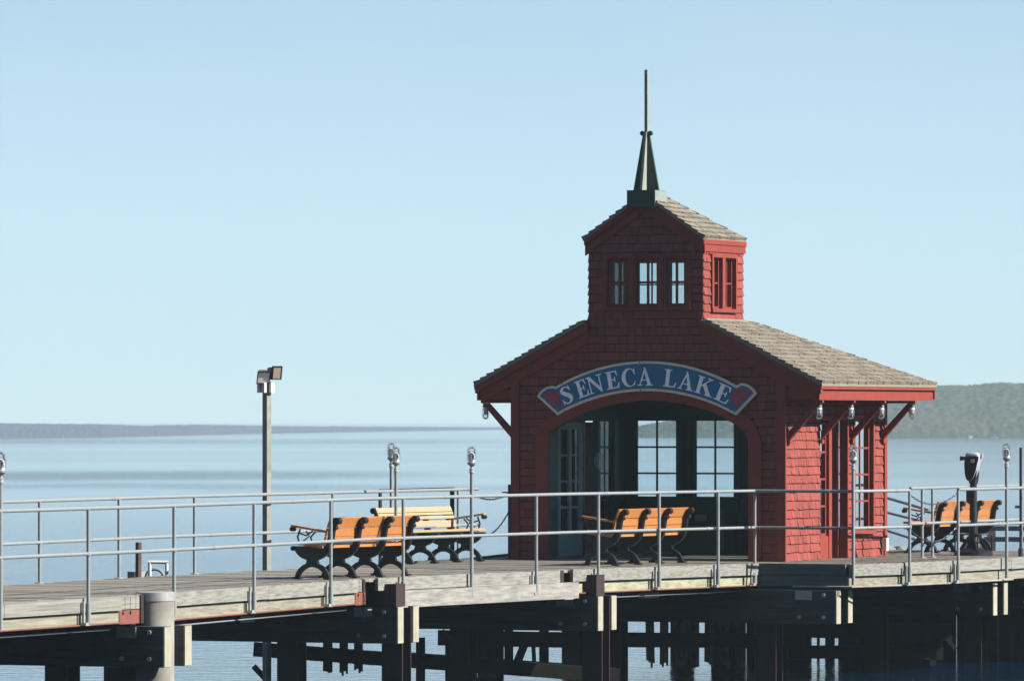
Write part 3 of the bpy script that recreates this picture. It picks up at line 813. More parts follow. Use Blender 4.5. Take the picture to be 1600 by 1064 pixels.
def arch_top(u, pts):
    for (a, za), (b, zb) in zip(pts[:-1], pts[1:]):
        if a <= u <= b: return za + (zb - za) * (u - a) / (b - a)
    return -1
slope_m = (ZT - ZE) / (.62 - UT1)
def roof_z(u):      # underside line of the main roof at the front
    return ZE + slope_m * (.62 - u) if u > UC else ZE + slope_m * (u + W_ + .62)
def tower_z(u):
    s = (ZR - ZE2) / (UC_T - (UT0 - .07))
    return ZR - s * abs(u - UC_T)

tw_win = [(fu(949), fu(984)), (fu(993), fu(1029)), (fu(1038), fu(1074))]
tz0, tz1 = fz(479, -2.2, 0), fz(403.5, -2.2, 0)
# front wall body
body = [(-W_, 0), (aL, 0)] + arch_in + [(aR, 0), (0, 0), (0, roof_z(0) - .03), (UT1, ZT), (UT0, ZT), (-W_, roof_z(-W_) - .03)]
mb = MB(); mb.prism([(u, .002, z) for u, z in body], (0, .11, 0))
wf = mb.build('front_wall', 'green', pav, True)
mb = MB(); mb.prism([(u, -.002, z) for u, z in body], (0, .0035, 0))
wall_holes(mb, fr_front, UT0, UT1, ZT + .001, ZE2 - .12, [(a, b, tz0, tz1) for a, b in tw_win], -.001, .002)
mb.prism([(UT0, -.002, ZE2 - .119), (UT1, -.002, ZE2 - .119), (UT1, -.002, tower_z(UT1) - .03), (UC_T, -.002, ZR - .03), (UT0, -.002, tower_z(UT0) - .03)], (0, .003, 0))
mb.build('sheathing', 'felt', pav, True)
# tower front
mb = MB(); wall_holes(mb, fr_front, UT0, UT1, ZT + .001, ZE2 - .12, [(a, b, tz0, tz1) for a, b in tw_win], -.11, -.002)
mb.prism([(UT0, .002, ZE2 - .119), (UT1, .002, ZE2 - .119), (UT1, .002, tower_z(UT1) - .03), (UC_T, .002, ZR - .03), (UT0, .002, tower_z(UT0) - .03)], (0, .108, 0))
mb.build('tower_wall', 'pale_grey', pav, True)
def in_front(u, z):
    if z < ZT - .05:
        if not (-W_ + .10 < u < -.115): return False
        if z > roof_z(u) - .24: return UT0 < u < UT1 and z > 0
        if aL - TW + .03 < u < aR + TW - .03:
            if u < aL + .0 or u > aR: 
                return z > arch_top(u, arch_out) - .02 if arch_top(u, arch_out) > 0 else False
            return z > max(arch_top(u, arch_out) - .05, arch_top(u, arch_in) + .1)
        return True
    if not (UT0 - .01 <= u <= UT1 + .01): return False
    if z > tower_z(u) - .16: return False
    return True
mb = MB(); shingle_wall(mb, fr_front, .0, 5.4, in_front, (-W_, 0), seed=11, holes=[(tw_win[0][0] - .05, tw_win[2][1] + .05, tz0 - .05, tz1 + .05)]); mb.build('front_shingles', 'shingle_red', pav, True)
# arch trim
mb = MB()
lo, hi = [(aL, 0)] + arch_in + [(aR, 0)], [(aL - TW, 0)] + arch_out + [(aR + TW, 0)]
mb.strip([(u, -.055, z) for u, z in hi], [(u, -.055, z) for u, z in lo], (0, .055, 0)); mb.build('arch_trim', 'trim_red', pav, True)
mb = MB()
for a, b in ((-W_ - .03, -W_ + .10), (-.115, .03)): fbox(mb, fr_front, a, b, 0, roof_z(-.05) - .2, -.0, .048)
mb.build('corner_board', 'trim_red', pav, True)
# rake boards
def rake(side, r0, r1, d0, d1, u_out, u_in, zf):
    mb = MB()
    P = [(u_out, zf(u_out) - d0), (u_in, zf(u_in) - d0), (u_in, zf(u_in) - d1), (u_out, zf(u_out) - d1)]
    mb.prism([(u, -r0, z) for u, z in P], (0, -(r1 - r0), 0)); return mb
for uo, ui in ((.60, UT1 + .0), (-W_ - .60, UT0)):
    rake(0, .0, .085, .02, .15, uo, ui, roof_z).build('rake_board', 'trim_red', pav, True)
    mb = rake(0, -.02, .046, .151, .33, .52 if uo > 0 else -W_ - .52, ui, roof_z); mb.build('frieze_board', 'trim_red', pav, True)
for uo, ui in ((UT1 + .05, UC_T + .003), (UT0 - .05, UC_T - .003)):
    rake(0, .0, .085, .02, .11, uo, ui, tower_z).build('rake_board', 'trim_red', pav, True)
    rake(0, .0, .046, .111, .26, uo, ui, tower_z).build('frieze_board', 'trim_red', pav, True)
# eave returns at the front: boxed ends
for s in (0, 1):
    mb = MB(); a, b = (.005, .545) if s == 0 else (-W_ - .545, -W_ - .005)
    mb.box((a, -.018, 2.40), (b, .01, 2.55)); mb.build('eave_return', 'trim_red', pav, True)

def window(fr, p0, p1, q0, q1, cols, rows, m='trim_red', r=-.05, fw=.035, mw=.02, sill=None):
    mb = MB(); dr = .035
    fbox(mb, fr, p0, p1, q0, q0 + fw, r - dr, r); fbox(mb, fr, p0, p1, q1 - fw, q1, r - dr, r)
    fbox(mb, fr, p0, p0 + fw, q0 + fw, q1 - fw, r - dr, r); fbox(mb, fr, p1 - fw, p1, q0 + fw, q1 - fw, r - dr, r)
    for k in range(1, cols):
        x = p0 + fw + (p1 - p0 - 2 * fw) * k / cols; fbox(mb, fr, x - mw / 2, x + mw / 2, q0 + fw, q1 - fw, r - dr * .8, r - dr * .1)
    for k in range(1, rows):
        z = q0 + fw + (q1 - q0 - 2 * fw) * k / rows; fbox(mb, fr, p0 + fw, p1 - fw, z - mw / 2, z + mw / 2, r - dr * .75, r - dr * .15)
    w_ = mb.build('window', m, pav, True)
    g = MB(); fbox(g, fr, p0 + fw * .8, p1 - fw * .8, q0 + fw * .8, q1 - fw * .8, r - dr * .5, r - dr * .42); g.build('pane', 'glass', w_, True)
    return w_
def casing(fr, p0, p1, q0, q1, wd=.06, r=.046, m='trim_red', mull=(), sill=True):
    mb = MB()
    fbox(mb, fr, p0 - wd, p1 + wd, q1, q1 + wd, -.05, r); 
    fbox(mb, fr, p0 - wd, p0, q0, q1, -.05, r); fbox(mb, fr, p1, p1 + wd, q0, q1, -.05, r)
    fbox(mb, fr, p0 - wd - .01, p1 + wd + .01, q0 - wd, q0, -.05, r + .012)
    for a, b in mull: fbox(mb, fr, a, b, q0, q1, -.05, r - .004)
    mb.build('window_casing', m, pav, True)
for a, b in tw_win: window(fr_front, a, b, tz0, tz1, 2, 2, r=-.03, fw=.045, mw=.036)
casing(fr_front, tw_win[0][0], tw_win[2][1], tz0, tz1, mull=[(tw_win[0][1], tw_win[1][0]), (tw_win[1][1], tw_win[2][0])])

# tower sides and back
def fr_tr(p, q, r=0): return Vector((UT1 + r, p, q))
def fr_tl(p, q, r=0): return Vector((UT0 - r, p, q))
def fr_tb(p, q, r=0): return Vector((p, TD + r, q))
sw = [(.34, .72), (.84, 1.27)]; sz0, sz1 = fz(482.5, -1.3, .8), fz(403, -1.3, .8)
sw_r = sw
for fr in (fr_tr, fr_tl):
    sw = sw_r if fr is fr_tr else [(.25, .78), (.86, 1.50)]
    mb = MB(); wall_holes(mb, fr, .112, TD - .0, ZT - .35, ZE2 - .06, [(a, b, sz0, sz1) for a, b in sw], -.045, -.0); mb.build('tower_wall', 'pale_grey', pav, True)
    mb = MB(); shingle_wall(mb, fr, ZT - .03, ZE2 - .20, lambda v, z: .0 <= v <= TD, (0, TD), seed=21, holes=[(sw[0][0] - .045, sw[1][1] + .045, sz0 - .05, sz1 + .045)]); mb.build('tower_shingles', 'shingle_red', pav, True)
    for a, b in sw: window(fr, a, b, sz0, sz1, 2, 2, r=-.02, fw=.032, mw=.022)
    casing(fr, sw[0][0], sw[1][1], sz0, sz1, wd=.055, mull=[(sw[0][1], sw[1][0])])
    mb = MB(); fbox(mb, fr, -.03, TD + .03, ZE2 - .20, ZE2 - .09, .0, .042); fbox(mb, fr, -.06, TD + .04, ZE2 - .089, ZE2 - .02, .0, .055); mb.build('tower_fascia', 'trim_red', pav, True)
    mb = MB(); fbox(mb, fr, .03, TD + .02, ZT - .05, ZT - .005, .0, .05); mb.build('flashing', 'copper', pav, True)
bw = [(UT0 + .13 + k * .535, UT0 + .13 + k * .535 + .49) for k in range(3)]
mb = MB(); wall_holes(mb, fr_tb, UT0 + .046, UT1 - .046, ZT - .35, ZE2 - .06, [(a, b, tz0, tz1) for a, b in bw], -.045, 0); mb.build('tower_wall', 'pale_grey', pav, True)
for a, b in bw: window(fr_tb, a, b, tz0, tz1, 2, 2, r=-.03)
mb = MB(); shingle_wall(mb, fr_tb, ZT - .05, ZE2 - .1, lambda u, z: UT0 <= u <= UT1, (UT0, UT1), seed=22, holes=[(bw[0][0] - .03, bw[2][1] + .03, tz0 - .04, tz1 + .04)]); mb.build('tower_shingles', 'shingle_red', pav, True)

# side and back walls of the room
wz0, wz1 = .41, 2.11
rwin = (2.95, 3.76); rdoor = (1.95, 2.64); rside = (1.50, 1.82)
HT = 2.40
mb = MB(); wall_holes(mb, fr_right, .112, D_, 0, HT + .2, [(rside[0], rside[1], .35, 2.06), (rdoor[0], rdoor[1], 0, 2.08), (rwin[0], rwin[1], wz0, wz1)], -.06, -.0); mb.build('side_wall', 'door_red', pav, True)
ldoor = (2.60, 3.14); lside = (1.50, 2.50); lwin = (3.22, 3.80)
mb = MB(); wall_holes(mb, fr_left, .112, D_, 0, HT + .2, [(lside[0], lside[1], .0, 2.06), (ldoor[0], ldoor[1], 0, 2.08), (lwin[0], lwin[1], wz0, wz1)], -.10, -.0); mb.build('side_wall', 'green', pav, True)
bwin = [(-4.11, -3.40), (-3.12, -2.435), (-1.925, -1.24), (-.96, -.25)]
mb = MB(); wall_holes(mb, fr_back, -W_ + .101, -.101, 0, HT + .2, [(a, b, wz0, wz1) for a, b in bwin], -.10, -.0); mb.build('back_wall', 'green', pav, True)
flare = lambda q: .05 * max(0, 1 - q / .9) ** 2
def in_right(v, z):
    if not (.0 <= v <= D_ - .09): return False
    return True
mb = MB(); wall_holes(mb, fr_right, .003, D_, 0, HT, [(rside[0], rside[1], .35, 2.06), (rdoor[0], rdoor[1], 0, 2.08), (rwin[0], rwin[1], wz0, wz1)], .0003, .003); mb.build('sheathing', 'felt', pav, True)
mb = MB(); shingle_wall(mb, fr_right, 0, HT, in_right, (0, D_), seed=31, exp=.128, holes=[(rside[0] - .03, rdoor[1] + .045, -.1, 2.145), (rwin[0] - .05, rwin[1] + .05, wz0 - .05, wz1 + .05)]); mb.build('side_shingles', 'shingle_red', pav, True)
mb = MB(); shingle_wall(mb, fr_left, 0, HT, lambda v, z: 0 <= v <= D_, (0, D_), seed=32, holes=[(lside[0] - .03, ldoor[1] + .03, -.1, 2.11), (lwin[0] - .03, lwin[1] + .03, wz0 - .03, wz1 + .03)]); mb.build('side_shingles', 'shingle_red', pav, True)
mb = MB(); shingle_wall(mb, fr_back, 0, HT, lambda u, z: True, (-W_, 0), seed=33, holes=[(a - .03, b + .03, wz0 - .03, wz1 + .03) for a, b in bwin]); mb.build('back_shingles', 'shingle_red', pav, True)
window(fr_right, rwin[0], rwin[1], wz0, wz1, 2, 4, r=-.022, fw=.04, mw=.03)
casing(fr_right, rwin[0], rwin[1], wz0, wz1, wd=.06)
mb = MB(); fbox(mb, fr_right, D_ - .085, D_ + .03, 0, HT, 0, .045); mb.build('corner_board', 'trim_red', pav, True)
window(fr_right, rside[0], rside[1], .35, 2.06, 1, 4, r=-.015, fw=.04, mw=.03)
mb = MB(); fbox(mb, fr_right, rside[0] - .04, rside[1] + .001, 0, .349, -.04, .02); fbox(mb, fr_right, rside[0] - .04, rdoor[1] + .05, 2.085, 2.15, -.02, .03)
fbox(mb, fr_right, rside[1] + .002, rdoor[0] - .002, 0, 2.084, -.12, .03); fbox(mb, fr_right, rdoor[1] + .002, rdoor[1] + .05, 0, 2.084, -.1, .03); mb.build('door_casing', 'trim_red', pav, True)
mb = MB(); mb.box((-.86, rdoor[1] - .05, .02), (-.11, rdoor[1] - .01, 2.06)); dr = mb.build('door', 'door_red', pav, True); tag(dr, 'dark red door standing open in the right side wall')
mb = MB(); mb.box((-.80, rdoor[1] - .085, .98), (-.77, rdoor[1] - .05, 1.06)); mb.build('handle', 'iron', dr, True)
# left side: glazed door, open doorway with its leaf outside, window
mb = MB()
wall_holes(mb, fr_left, lside[0], lside[1], .02, 2.05, [(1.62, 1.95, .36, 1.95), (2.06, 2.36, .36, 1.95)], -.095, -.05)
for p0, p1 in ((1.62, 1.95), (2.06, 2.36)):
    for k in (1, 2, 3): z = .36 + 1.59 * k / 4; fbox(mb, fr_left, p0, p1, z - .016, z + .016, -.085, -.055)
gd = mb.build('door', 'teal', pav, True); tag(gd, 'grey teal glazed door on the left inside')
g = MB(); fbox(g, fr_left, 1.61, 1.96, .35, 1.96, -.072, -.069); fbox(g, fr_left, 2.05, 2.37, .35, 1.96, -.072, -.069); g.build('pane', 'glass', gd, True)
mb = MB(); mb.box((-W_ - .85, ldoor[1] + .01, .02), (-W_ - .02, ldoor[1] + .05, 2.06)); mb.build('door', 'door_red', pav, True)
window(fr_left, lwin[0], lwin[1], wz0, wz1, 2, 4, 'green', r=-.03, fw=.04, mw=.022)
for a, b in bwin: window(fr_back, a, b, wz0, wz1, 2, 4, 'green', r=-.02, fw=.03, mw=.028)
# inside: posts, ceiling
mb = MB()
for u in (-3.32, -3.2, -2.36, -2.0, -1.16, -1.04): mb.box((u - .03, D_ - .16, 0), (u + .03, D_ - .101, HT))
mb.box((-W_ + .1, D_ - .15, 2.12), (-.1, D_ - .101, 2.3)); mb.build('inner_trim', 'green', pav, True)
mb = MB(); mb.box((-W_ + .02, .115, HT + .05), (-.02, D_ - .02, HT + .09)); mb.build('ceiling', 'green', pav, True)

# roofs
def shake_plane(mb, A, B, C, Dd, exp, seed):
    """A-B eave, D-C top; shingles laid from the eave up"""
    rnd = random.Random(seed); A, B, C, Dd = map(Vector, (A, B, C, Dd))
    n = ((B - A).cross(Dd - A)).normalized()
    if n.z < 0: n = -n
    along = (B - A).normalized(); L = ((Dd - A) - along * (Dd - A).dot(along)).length
    rows = max(1, round(L / exp))
    for k in range(rows):
        t0, t1 = k / rows, min(1, (k + 1.25) / rows)
        a0, b0, a1, b1 = A.lerp(Dd, t0), B.lerp(C, t0), A.lerp(Dd, t1), B.lerp(C, t1)
        Lw = (b0 - a0).length; x = -rnd.uniform(0, .1)
        while x < Lw:
            w_ = rnd.uniform(.07, .19); s0 = max(0, x) / Lw; s1 = min(Lw, x + w_) / Lw
            if s1 > s0 + .003:
                th = .036 + rnd.uniform(-.005, .008); j = (a1 - a0).normalized() * rnd.uniform(-.009, .006)
                g = along * .003; lift = n * (.004 if k else .012)
                p0, p1 = a0.lerp(b0, s0) + j + g, a0.lerp(b0, s1) + j - g
                # keep the upper corners inside the hip lines
                q0, q1 = a1 + along * max(0, (p0 - a1).dot(along)), a1 + along * min((b1 - a1).length, (p1 - a1).dot(along))
                if (q1 - q0).dot(along) < .004: q1 = q0 + along * .004
                mb.hexa([p0, p1, q1, q0, p0 + n * th + lift, p1 + n * th + lift, q1 + n * .008, q0 + n * .008])
            x += w_
def roof(parts, name, under):
    for i, quad in enumerate(parts):
        pass
ev0, ev1, tv1 = -.09, 5.05, TD + .03
R0 = (.62, ev0, ZE); R1 = (.62, ev1, ZE); R2 = (UT1 + .05, tv1, ZT - .025); R3 = (UT1 + .05, ev0, ZT - .025)
def mir(p): return (2 * UC - p[0] + .0, p[1], p[2])
L0, L1, L2, L3 = (-W_ - .62, ev0, ZE), (-W_ - .62, ev1, ZE), (UT0 - .05, tv1, ZT - .025), (UT0 - .05, ev0, ZT - .025)
mb = MB()
for quad in ((R0, R1, R2, R3), (L1, L0, L3, L2), (R1, L1, L2, R2)):
    mb.prism([Vector(p) - Vector((0, 0, .04)) for p in quad], (0, 0, .038))
rf = mb.build('roof', 'shake', pav, True)
mb = MB(); shake_plane(mb, R0, R1, R2, R3, .128, 41); shake_plane(mb, L0, L1, L2, L3, .128, 42); shake_plane(mb, R1, L1, L2, R2, .15, 43)
mb.build('roof_shingles', 'shake', rf, True)
mb = MB()
ue0, ue1 = UT0 - .07, UT1 + .05
tv = TD + .02
T0, T1, T2, T3 = (ue1, -.095, ZE2), (ue1, tv, ZE2), (UC_T, .55, ZR), (UC_T, -.095, ZR)
S0, S1 = (ue0, -.095, ZE2), (ue0, tv, ZE2)
for quad in ((T0, T1, T2, T3), (S1, S0, T3, T2)): mb.prism([Vector(p) - Vector((0, 0, .03)) for p in quad], (0, 0, .028))
mb.prism([Vector(p) - Vector((0, 0, .03)) for p in (T1, S1, T2)], (0, 0, .028))
rf2 = mb.build('tower_roof', 'shake', pav, True)
mb = MB(); shake_plane(mb, T0, T1, T2, T3, .125, 44); shake_plane(mb, S0, S1, T2, T3, .125, 45); shake_plane(mb, T1, S1, T2, Vector(T2) + Vector((.01, 0, 0)), .125, 46)
mb.build('roof_shingles', 'shake', rf2, True)
mb = MB(); mb.box((ue0 + .05, .0, ZE2 - .05), (ue1 - .05, TD, ZE2 - .03)); mb.build('tower_ceiling', 'pale_grey', pav, True)
# fascias, soffits, lookouts and knee braces at both eaves
for s in (0, 1):
    fx = (lambda u: u) if s == 0 else (lambda u: -W_ - u)
    def bx(mb, u0, u1, v0, v1, z0, z1):
        a, b = sorted((fx(u0), fx(u1))); mb.box((a, v0, z0), (b, v1, z1))
    mb = MB(); bx(mb, .575, .612, ev0, ev1 - .02, ZE - .085, ZE - .018); mb.build('fascia', 'trim_red', pav, True)
    mb = MB(); bx(mb, .545, .574, ev0 + .02, ev1 - .05, ZE - .245, ZE - .084); mb.build('fascia', 'trim_red', pav, True)
    mb = MB(); bx(mb, .032, .544, .012, ev1 - .1, ZE - .20, ZE - .18); mb.build('soffit', 'trim_red', pav, True)
    for k, v0 in enumerate((.10, 1.47, 2.83, 4.22)):
        mb = MB(); bx(mb, .04, .57, v0 - .035, v0 + .035, ZE - .285, ZE - .246); lk = mb.build('lookout', 'trim_red', pav, True)
        mb = MB(); w_ = .045
        P = [(fx(.45), v0 - w_, ZE - .286), (fx(.545), v0 - w_, ZE - .286), (fx(.045), v0 - w_, 1.80), (fx(.045), v0 - w_, 1.93)]
        mb.prism(P, (0, 2 * w_, 0)); bx(mb, .026, .066, v0 - w_ - .01, v0 + w_ + .01, 1.74, 1.80); mb.build('knee_brace', 'trim_red', pav, True)
mb = MB(); mb.box((-W_ - .56, D_ + .03, ZE - .20), (.56, ev1 - .1, ZE - .18)); mb.box((-W_ - .6, ev1 - .045, ZE - .22), (.6, ev1 - .015, ZE - .02)); mb.build('soffit', 'trim_red', pav, True)

# spire
mb = MB(); UCs = (fu(984) + fu(1027)) / 2
mb.box((UCs - .222, -.115, ZR - .20), (UCs + .222, .36, ZR + .055))
sb = mb.build('spire_base', 'spire_shade', pav, True)
mb = MB(); mb.box((UCs + .2225, -.113, ZR - .13), (UCs + .232, .358, ZR + .05)); mb.build('flashing', 'copper', pav, True)  # pale sheet on the base's right side, sunlight put into its colour
mb = MB(); zs0, zs1 = ZR + .055, 6.40; vc = .12
mb.prism([(UCs - .205, vc - .02, zs0), (UCs + .205, vc - .02, zs0), (UCs + .045, vc - .02, zs1), (UCs - .045, vc - .02, zs1)], (0, .04, 0))
for s in (-1, 1): mb.tube([(UCs + s * .062, vc - .025, zs1 - .02), (UCs + s * .062, vc + .025, zs1 - .02)], .036, 14)
sp = mb.build('spire_fin', 'spire_shade', pav, True)
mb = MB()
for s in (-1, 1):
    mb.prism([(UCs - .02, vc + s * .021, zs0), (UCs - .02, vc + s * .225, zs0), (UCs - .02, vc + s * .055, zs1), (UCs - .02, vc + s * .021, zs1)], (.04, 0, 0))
mb.build('spire_fin', 'spire_lit', pav, True)
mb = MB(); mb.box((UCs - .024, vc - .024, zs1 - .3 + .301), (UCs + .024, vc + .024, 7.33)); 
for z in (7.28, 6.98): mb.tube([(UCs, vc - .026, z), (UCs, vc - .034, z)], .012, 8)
mb.build('spire_pole', 'spire_lit', pav, True)

# outlet box, settle, wall plaque: things that sit in or on the pavilion
o = MB(); a = UV(.05, D_ - .22, .08); o.obox(a, VVEC * .09, UVEC * .07, (0, 0, .20)); o = tag(o.build('outlet_box', 'white'), 'small white outlet box low on the right side wall', 'outlet box')
st = thing('settle', UV(-2.9, D_ - .4), 'dark green built-in settle under the back windows inside the pavilion', 'bench')
def uvbox(mb, u0, u1, v0, v1, z0, z1): mb.obox(UV(u0, v0, z0), UVEC * (u1 - u0), VVEC * (v1 - v0), (0, 0, z1 - z0))
for nm_, b in (('backrest', (-4.2, -2.35, D_ - .20, D_ - .165, .30, .86)), ('seat', (-4.2, -2.45, D_ - .68, D_ - .201, .42, .46)), ('seat_box', (-4.2, -2.50, D_ - .62, D_ - .21, .0, .419)), ('arm', (-2.46, -2.38, D_ - .68, D_ - .201, .0, .66)), ('top_cap', (-4.2, -2.33, D_ - .23, D_ - .15, .861, .90))):
    mb = MB(); uvbox(mb, *b); mb.build(nm_, 'green', st)
mb = MB(); uvbox(mb, -3.05, -2.85, D_ - .225, D_ - .202, .52, .62); tag(mb.build('notice_plate', 'bracket'), 'small pale plate on the dark green settle', 'plate')
mb = MB(); c = UV(-W_ + .13, 3.02, 1.45); mb.tube([c, c + UVEC * .05], .14, 24); mb.tube([c + UVEC * .05, c + UVEC * .06], .10, 24)
tag(mb.build('round_plaque', 'bracket'), 'round pale disc on the left inner wall seen edge on', 'plaque')

# ------------------------------------------------------------------ name sign
sign = thing('name_sign', UV(UC, 0, 2.45), 'arched blue sign lettered SENECA LAKE above the pavilion arch', 'sign', TH)
def sl(px, py):         # photograph point -> sign plane (u from the centre, z from deck)
    u = fu(px, -.06); return (u - UC, fz(py, u, -.06))
SZ = 2.45
top_ear_l = [(839.3, 619), (846, 610), (852, 605.8), (857.5, 603.4), (864, 602.8), (868.7, 605)]
top_ear_r = [(1151, 599.5), (1158.8, 598.4), (1165, 599.2), (1169, 601), (1174, 604), (1178.4, 608), (1183, 614.5)]
u0_, zc_ = sl(1010, 564.2)[0], sl(1010, 564.2)[1]; zb_ = sl(1010, 611)[1]
def arcz(x, z): RR = 3.03; return z - (RR - math.sqrt(RR * RR - (x - u0_) ** 2))
xl, xr = sl(*top_ear_l[-1])[0], sl(*top_ear_r[0])[0]
outl = [sl(*p) for p in top_ear_l[:-1]]
outl += [(x, arcz(x, zc_)) for x in [xl + (xr - xl) * i / 30 for i in range(31)]]
outl += [sl(*p) for p in top_ear_r[1:]]
bl, br = sl(1150.4, 646.3)[0], sl(871.6, 649.3)[0]
outl += [(x, arcz(x, zb_)) for x in [bl + (br - bl) * i / 30 for i in range(31)]]
def inset(poly, d):
    n = len(poly); res = []
    A = sum(poly[i][0] * poly[(i + 1) % n][1] - poly[(i + 1) % n][0] * poly[i][1] for i in range(n))
    s = 1 if A > 0 else -1
    for i in range(n):
        p0, p, p1 = poly[i - 1], poly[i], poly[(i + 1) % n]
        d0 = Vector((p[0] - p0[0], p[1] - p0[1])).normalized(); d1 = Vector((p1[0] - p[0], p1[1] - p[1])).normalized()
        n0, n1 = Vector((-d0.y, d0.x)) * s, Vector((-d1.y, d1.x)) * s
        b = (n0 + n1).normalized(); k = d / max(.4, b.dot(n0)); res.append((p[0] + b.x * k, p[1] + b.y * k))
    return res
def sign_part(name, poly, r0, r1, m, parent):
    mb = MB(); mb.prism([(x, -r0, z - SZ) for x, z in poly], (0, -(r1 - r0), 0)); return mb.build(name, m, parent, True)
sign_part('border', outl, .046, .075, 'cream', sign)
brd = sign_part('board', inset(outl, .038), .07, .080, 'blue', sign)
for bar in ([(135, 550), (200, 508), (238, 562), (345, 728), (315, 742)], [(225, 500), (300, 490), (330, 545), (400, 698), (378, 705)]):
    sign_part('red_bar', [sl(835 + x / 8.89, 555 + y / 8.89) for x, y in bar], .0795, .084, 'sign_red', brd)
for bar in ([(1250, 448), (1330, 455), (1300, 550), (1215, 652), (1178, 655)], [(1372, 458), (1450, 490), (1275, 695), (1243, 680)]):
    sign_part('red_bar', [sl(1005 + x / 8.65, 555 + y / 8.65) for x, y in bar], .0795, .084, 'sign_red', brd)
for px, py in ((879, 598.8), (1000, 566), (1144, 597), (883, 641.5), (1001.5, 609.6), (1142, 640)):
    x, z = sl(px, py); mb = MB(); mb.tube([(x, -.074, z - SZ), (x, -.080, z - SZ)], .011, 8); mb.build('screw', 'iron', sign, True)
def rc(x0, y0, x1, y1): return [(x0, y0), (x1, y0), (x1, y1), (x0, y1)]
def stroke(pts):        # (x, y, half width) list -> quads
    qs = []; L = []
    for i, (x, y, h) in enumerate(pts):
        a = pts[max(0, i - 1)]; b = pts[min(len(pts) - 1, i + 1)]
        tx, ty = b[0] - a[0], b[1] - a[1]; l = math.hypot(tx, ty); L.append(((x - ty / l * h, y + tx / l * h), (x + ty / l * h, y - tx / l * h)))
    for (a, b), (c, d) in zip(L[:-1], L[1:]): qs.append([a, b, d, c])
    return qs
arm_t = [(.3, .935), (.3, 1), (.60, 1), (.63, .70), (.59, .70), (.52, .935)]
arm_b = [(.3, .065), (.3, 0), (.64, 0), (.69, .31), (.65, .31), (.55, .065)]
def catmull(P, n=5):
    res = []
    for i in range(len(P) - 1):
        p0, p1, p2, p3 = P[max(0, i - 1)], P[i], P[i + 1], P[min(len(P) - 1, i + 2)]
        for k in range(n):
            t = k / n
            res.append(tuple(.5 * (2 * b + (c - a) * t + (2 * a - 5 * b + 4 * c - d) * t * t + (3 * b - a - 3 * c + d) * t ** 3) for a, b, c, d in zip(p0, p1, p2, p3)))
    return res + [P[-1]]
def ring(cx, cy, rx, ry, ix, iy, irx, iry, a0, a1, n=26):
    qs = []
    for i in range(n):
        t0, t1 = R(a0 + (a1 - a0) * i / n), R(a0 + (a1 - a0) * (i + 1) / n)
        qs.append([(cx + rx * math.cos(t0), cy + ry * math.sin(t0)), (cx + rx * math.cos(t1), cy + ry * math.sin(t1)), (ix + irx * math.cos(t1), iy + iry * math.sin(t1)), (ix + irx * math.cos(t0), iy + iry * math.sin(t0))])
    return qs
GLY = {
 'E': (.70, [rc(.10, 0, .30, 1), rc(0, .945, .10, 1), rc(0, 0, .10, .055), arm_t, arm_b, [(.3, .47), (.43, .47), (.46, .36), (.50, .36), (.50, .66), (.46, .66), (.43, .535), (.3, .535)]]),
 'L': (.70, [rc(.10, 0, .30, 1), rc(0, .945, .10, 1), rc(.30, .945, .40, 1), rc(0, 0, .10, .055), arm_b]),
 'N': (.92, [rc(.115, 0, .18, .9), [(0, 1), (.24, 1), (.785, .16), (.785, -.03), (.73, -.03), (.06, .945), (0, .945)], rc(.722, .2, .785, 1), rc(0, 0, .115, .055), rc(.18, 0, .30, .055), rc(.60, .945, .722, 1), rc(.785, .945, .92, 1)]),
 'A': (.94, [[(.09, 0), (.16, 0), (.44, .80), (.40, .96)], [(.36, 1.04), (.46, 1.04), (.86, 0), (.62, 0)], rc(.22, .29, .53, .35), rc(0, 0, .27, .055), rc(.52, 0, .94, .055)]),
 'C': (.84, ring(.43, .5, .43, .53, .49, .5, .27, .475, 38, 318) + [[(.70, 1.0), (.745, 1.0), (.765, .66), (.72, .66), (.66, .84)], [(.75, .30), (.79, .27), (.72, .08), (.64, .02)]]),
 'K': (1.0, [rc(.10, 0, .30, 1), rc(0, .945, .10, 1), rc(.30, .945, .40, 1), rc(0, 0, .10, .055), rc(.30, 0, .40, .055), [(.30, .42), (.30, .51), (.71, .95), (.79, .95)], [(.37, .54), (.52, .69), (.95, .05), (.69, .05)], rc(.56, .945, .86, 1), rc(.60, 0, 1.02, .055)]),
 'S': (.74, stroke(catmull([(.64, .72, .012), (.57, .88, .03), (.40, .975, .035), (.22, .90, .07), (.18, .76, .10), (.30, .60, .115), (.46, .46, .12), (.57, .30, .11), (.53, .12, .075), (.36, .025, .035), (.18, .08, .03), (.08, .28, .012)])) + [[(.61, 1.0), (.655, 1.0), (.67, .68), (.63, .68)], [(.05, 0), (.09, 0), (.11, .33), (.06, .33)]]),
}
LET = [('S', 880.5, 902), ('E', 904, 924.5), ('N', 921, 947), ('E', 948.5, 971.5), ('C', 973, 996.5), ('A', 997, 1021), ('L', 1035.5, 1058), ('A', 1058.5, 1083.5), ('K', 1084, 1112.5), ('E', 1113, 1139)]
zbase = sl(1010, 602.3)[1]; HL = sl(1010, 575)[1] - zbase
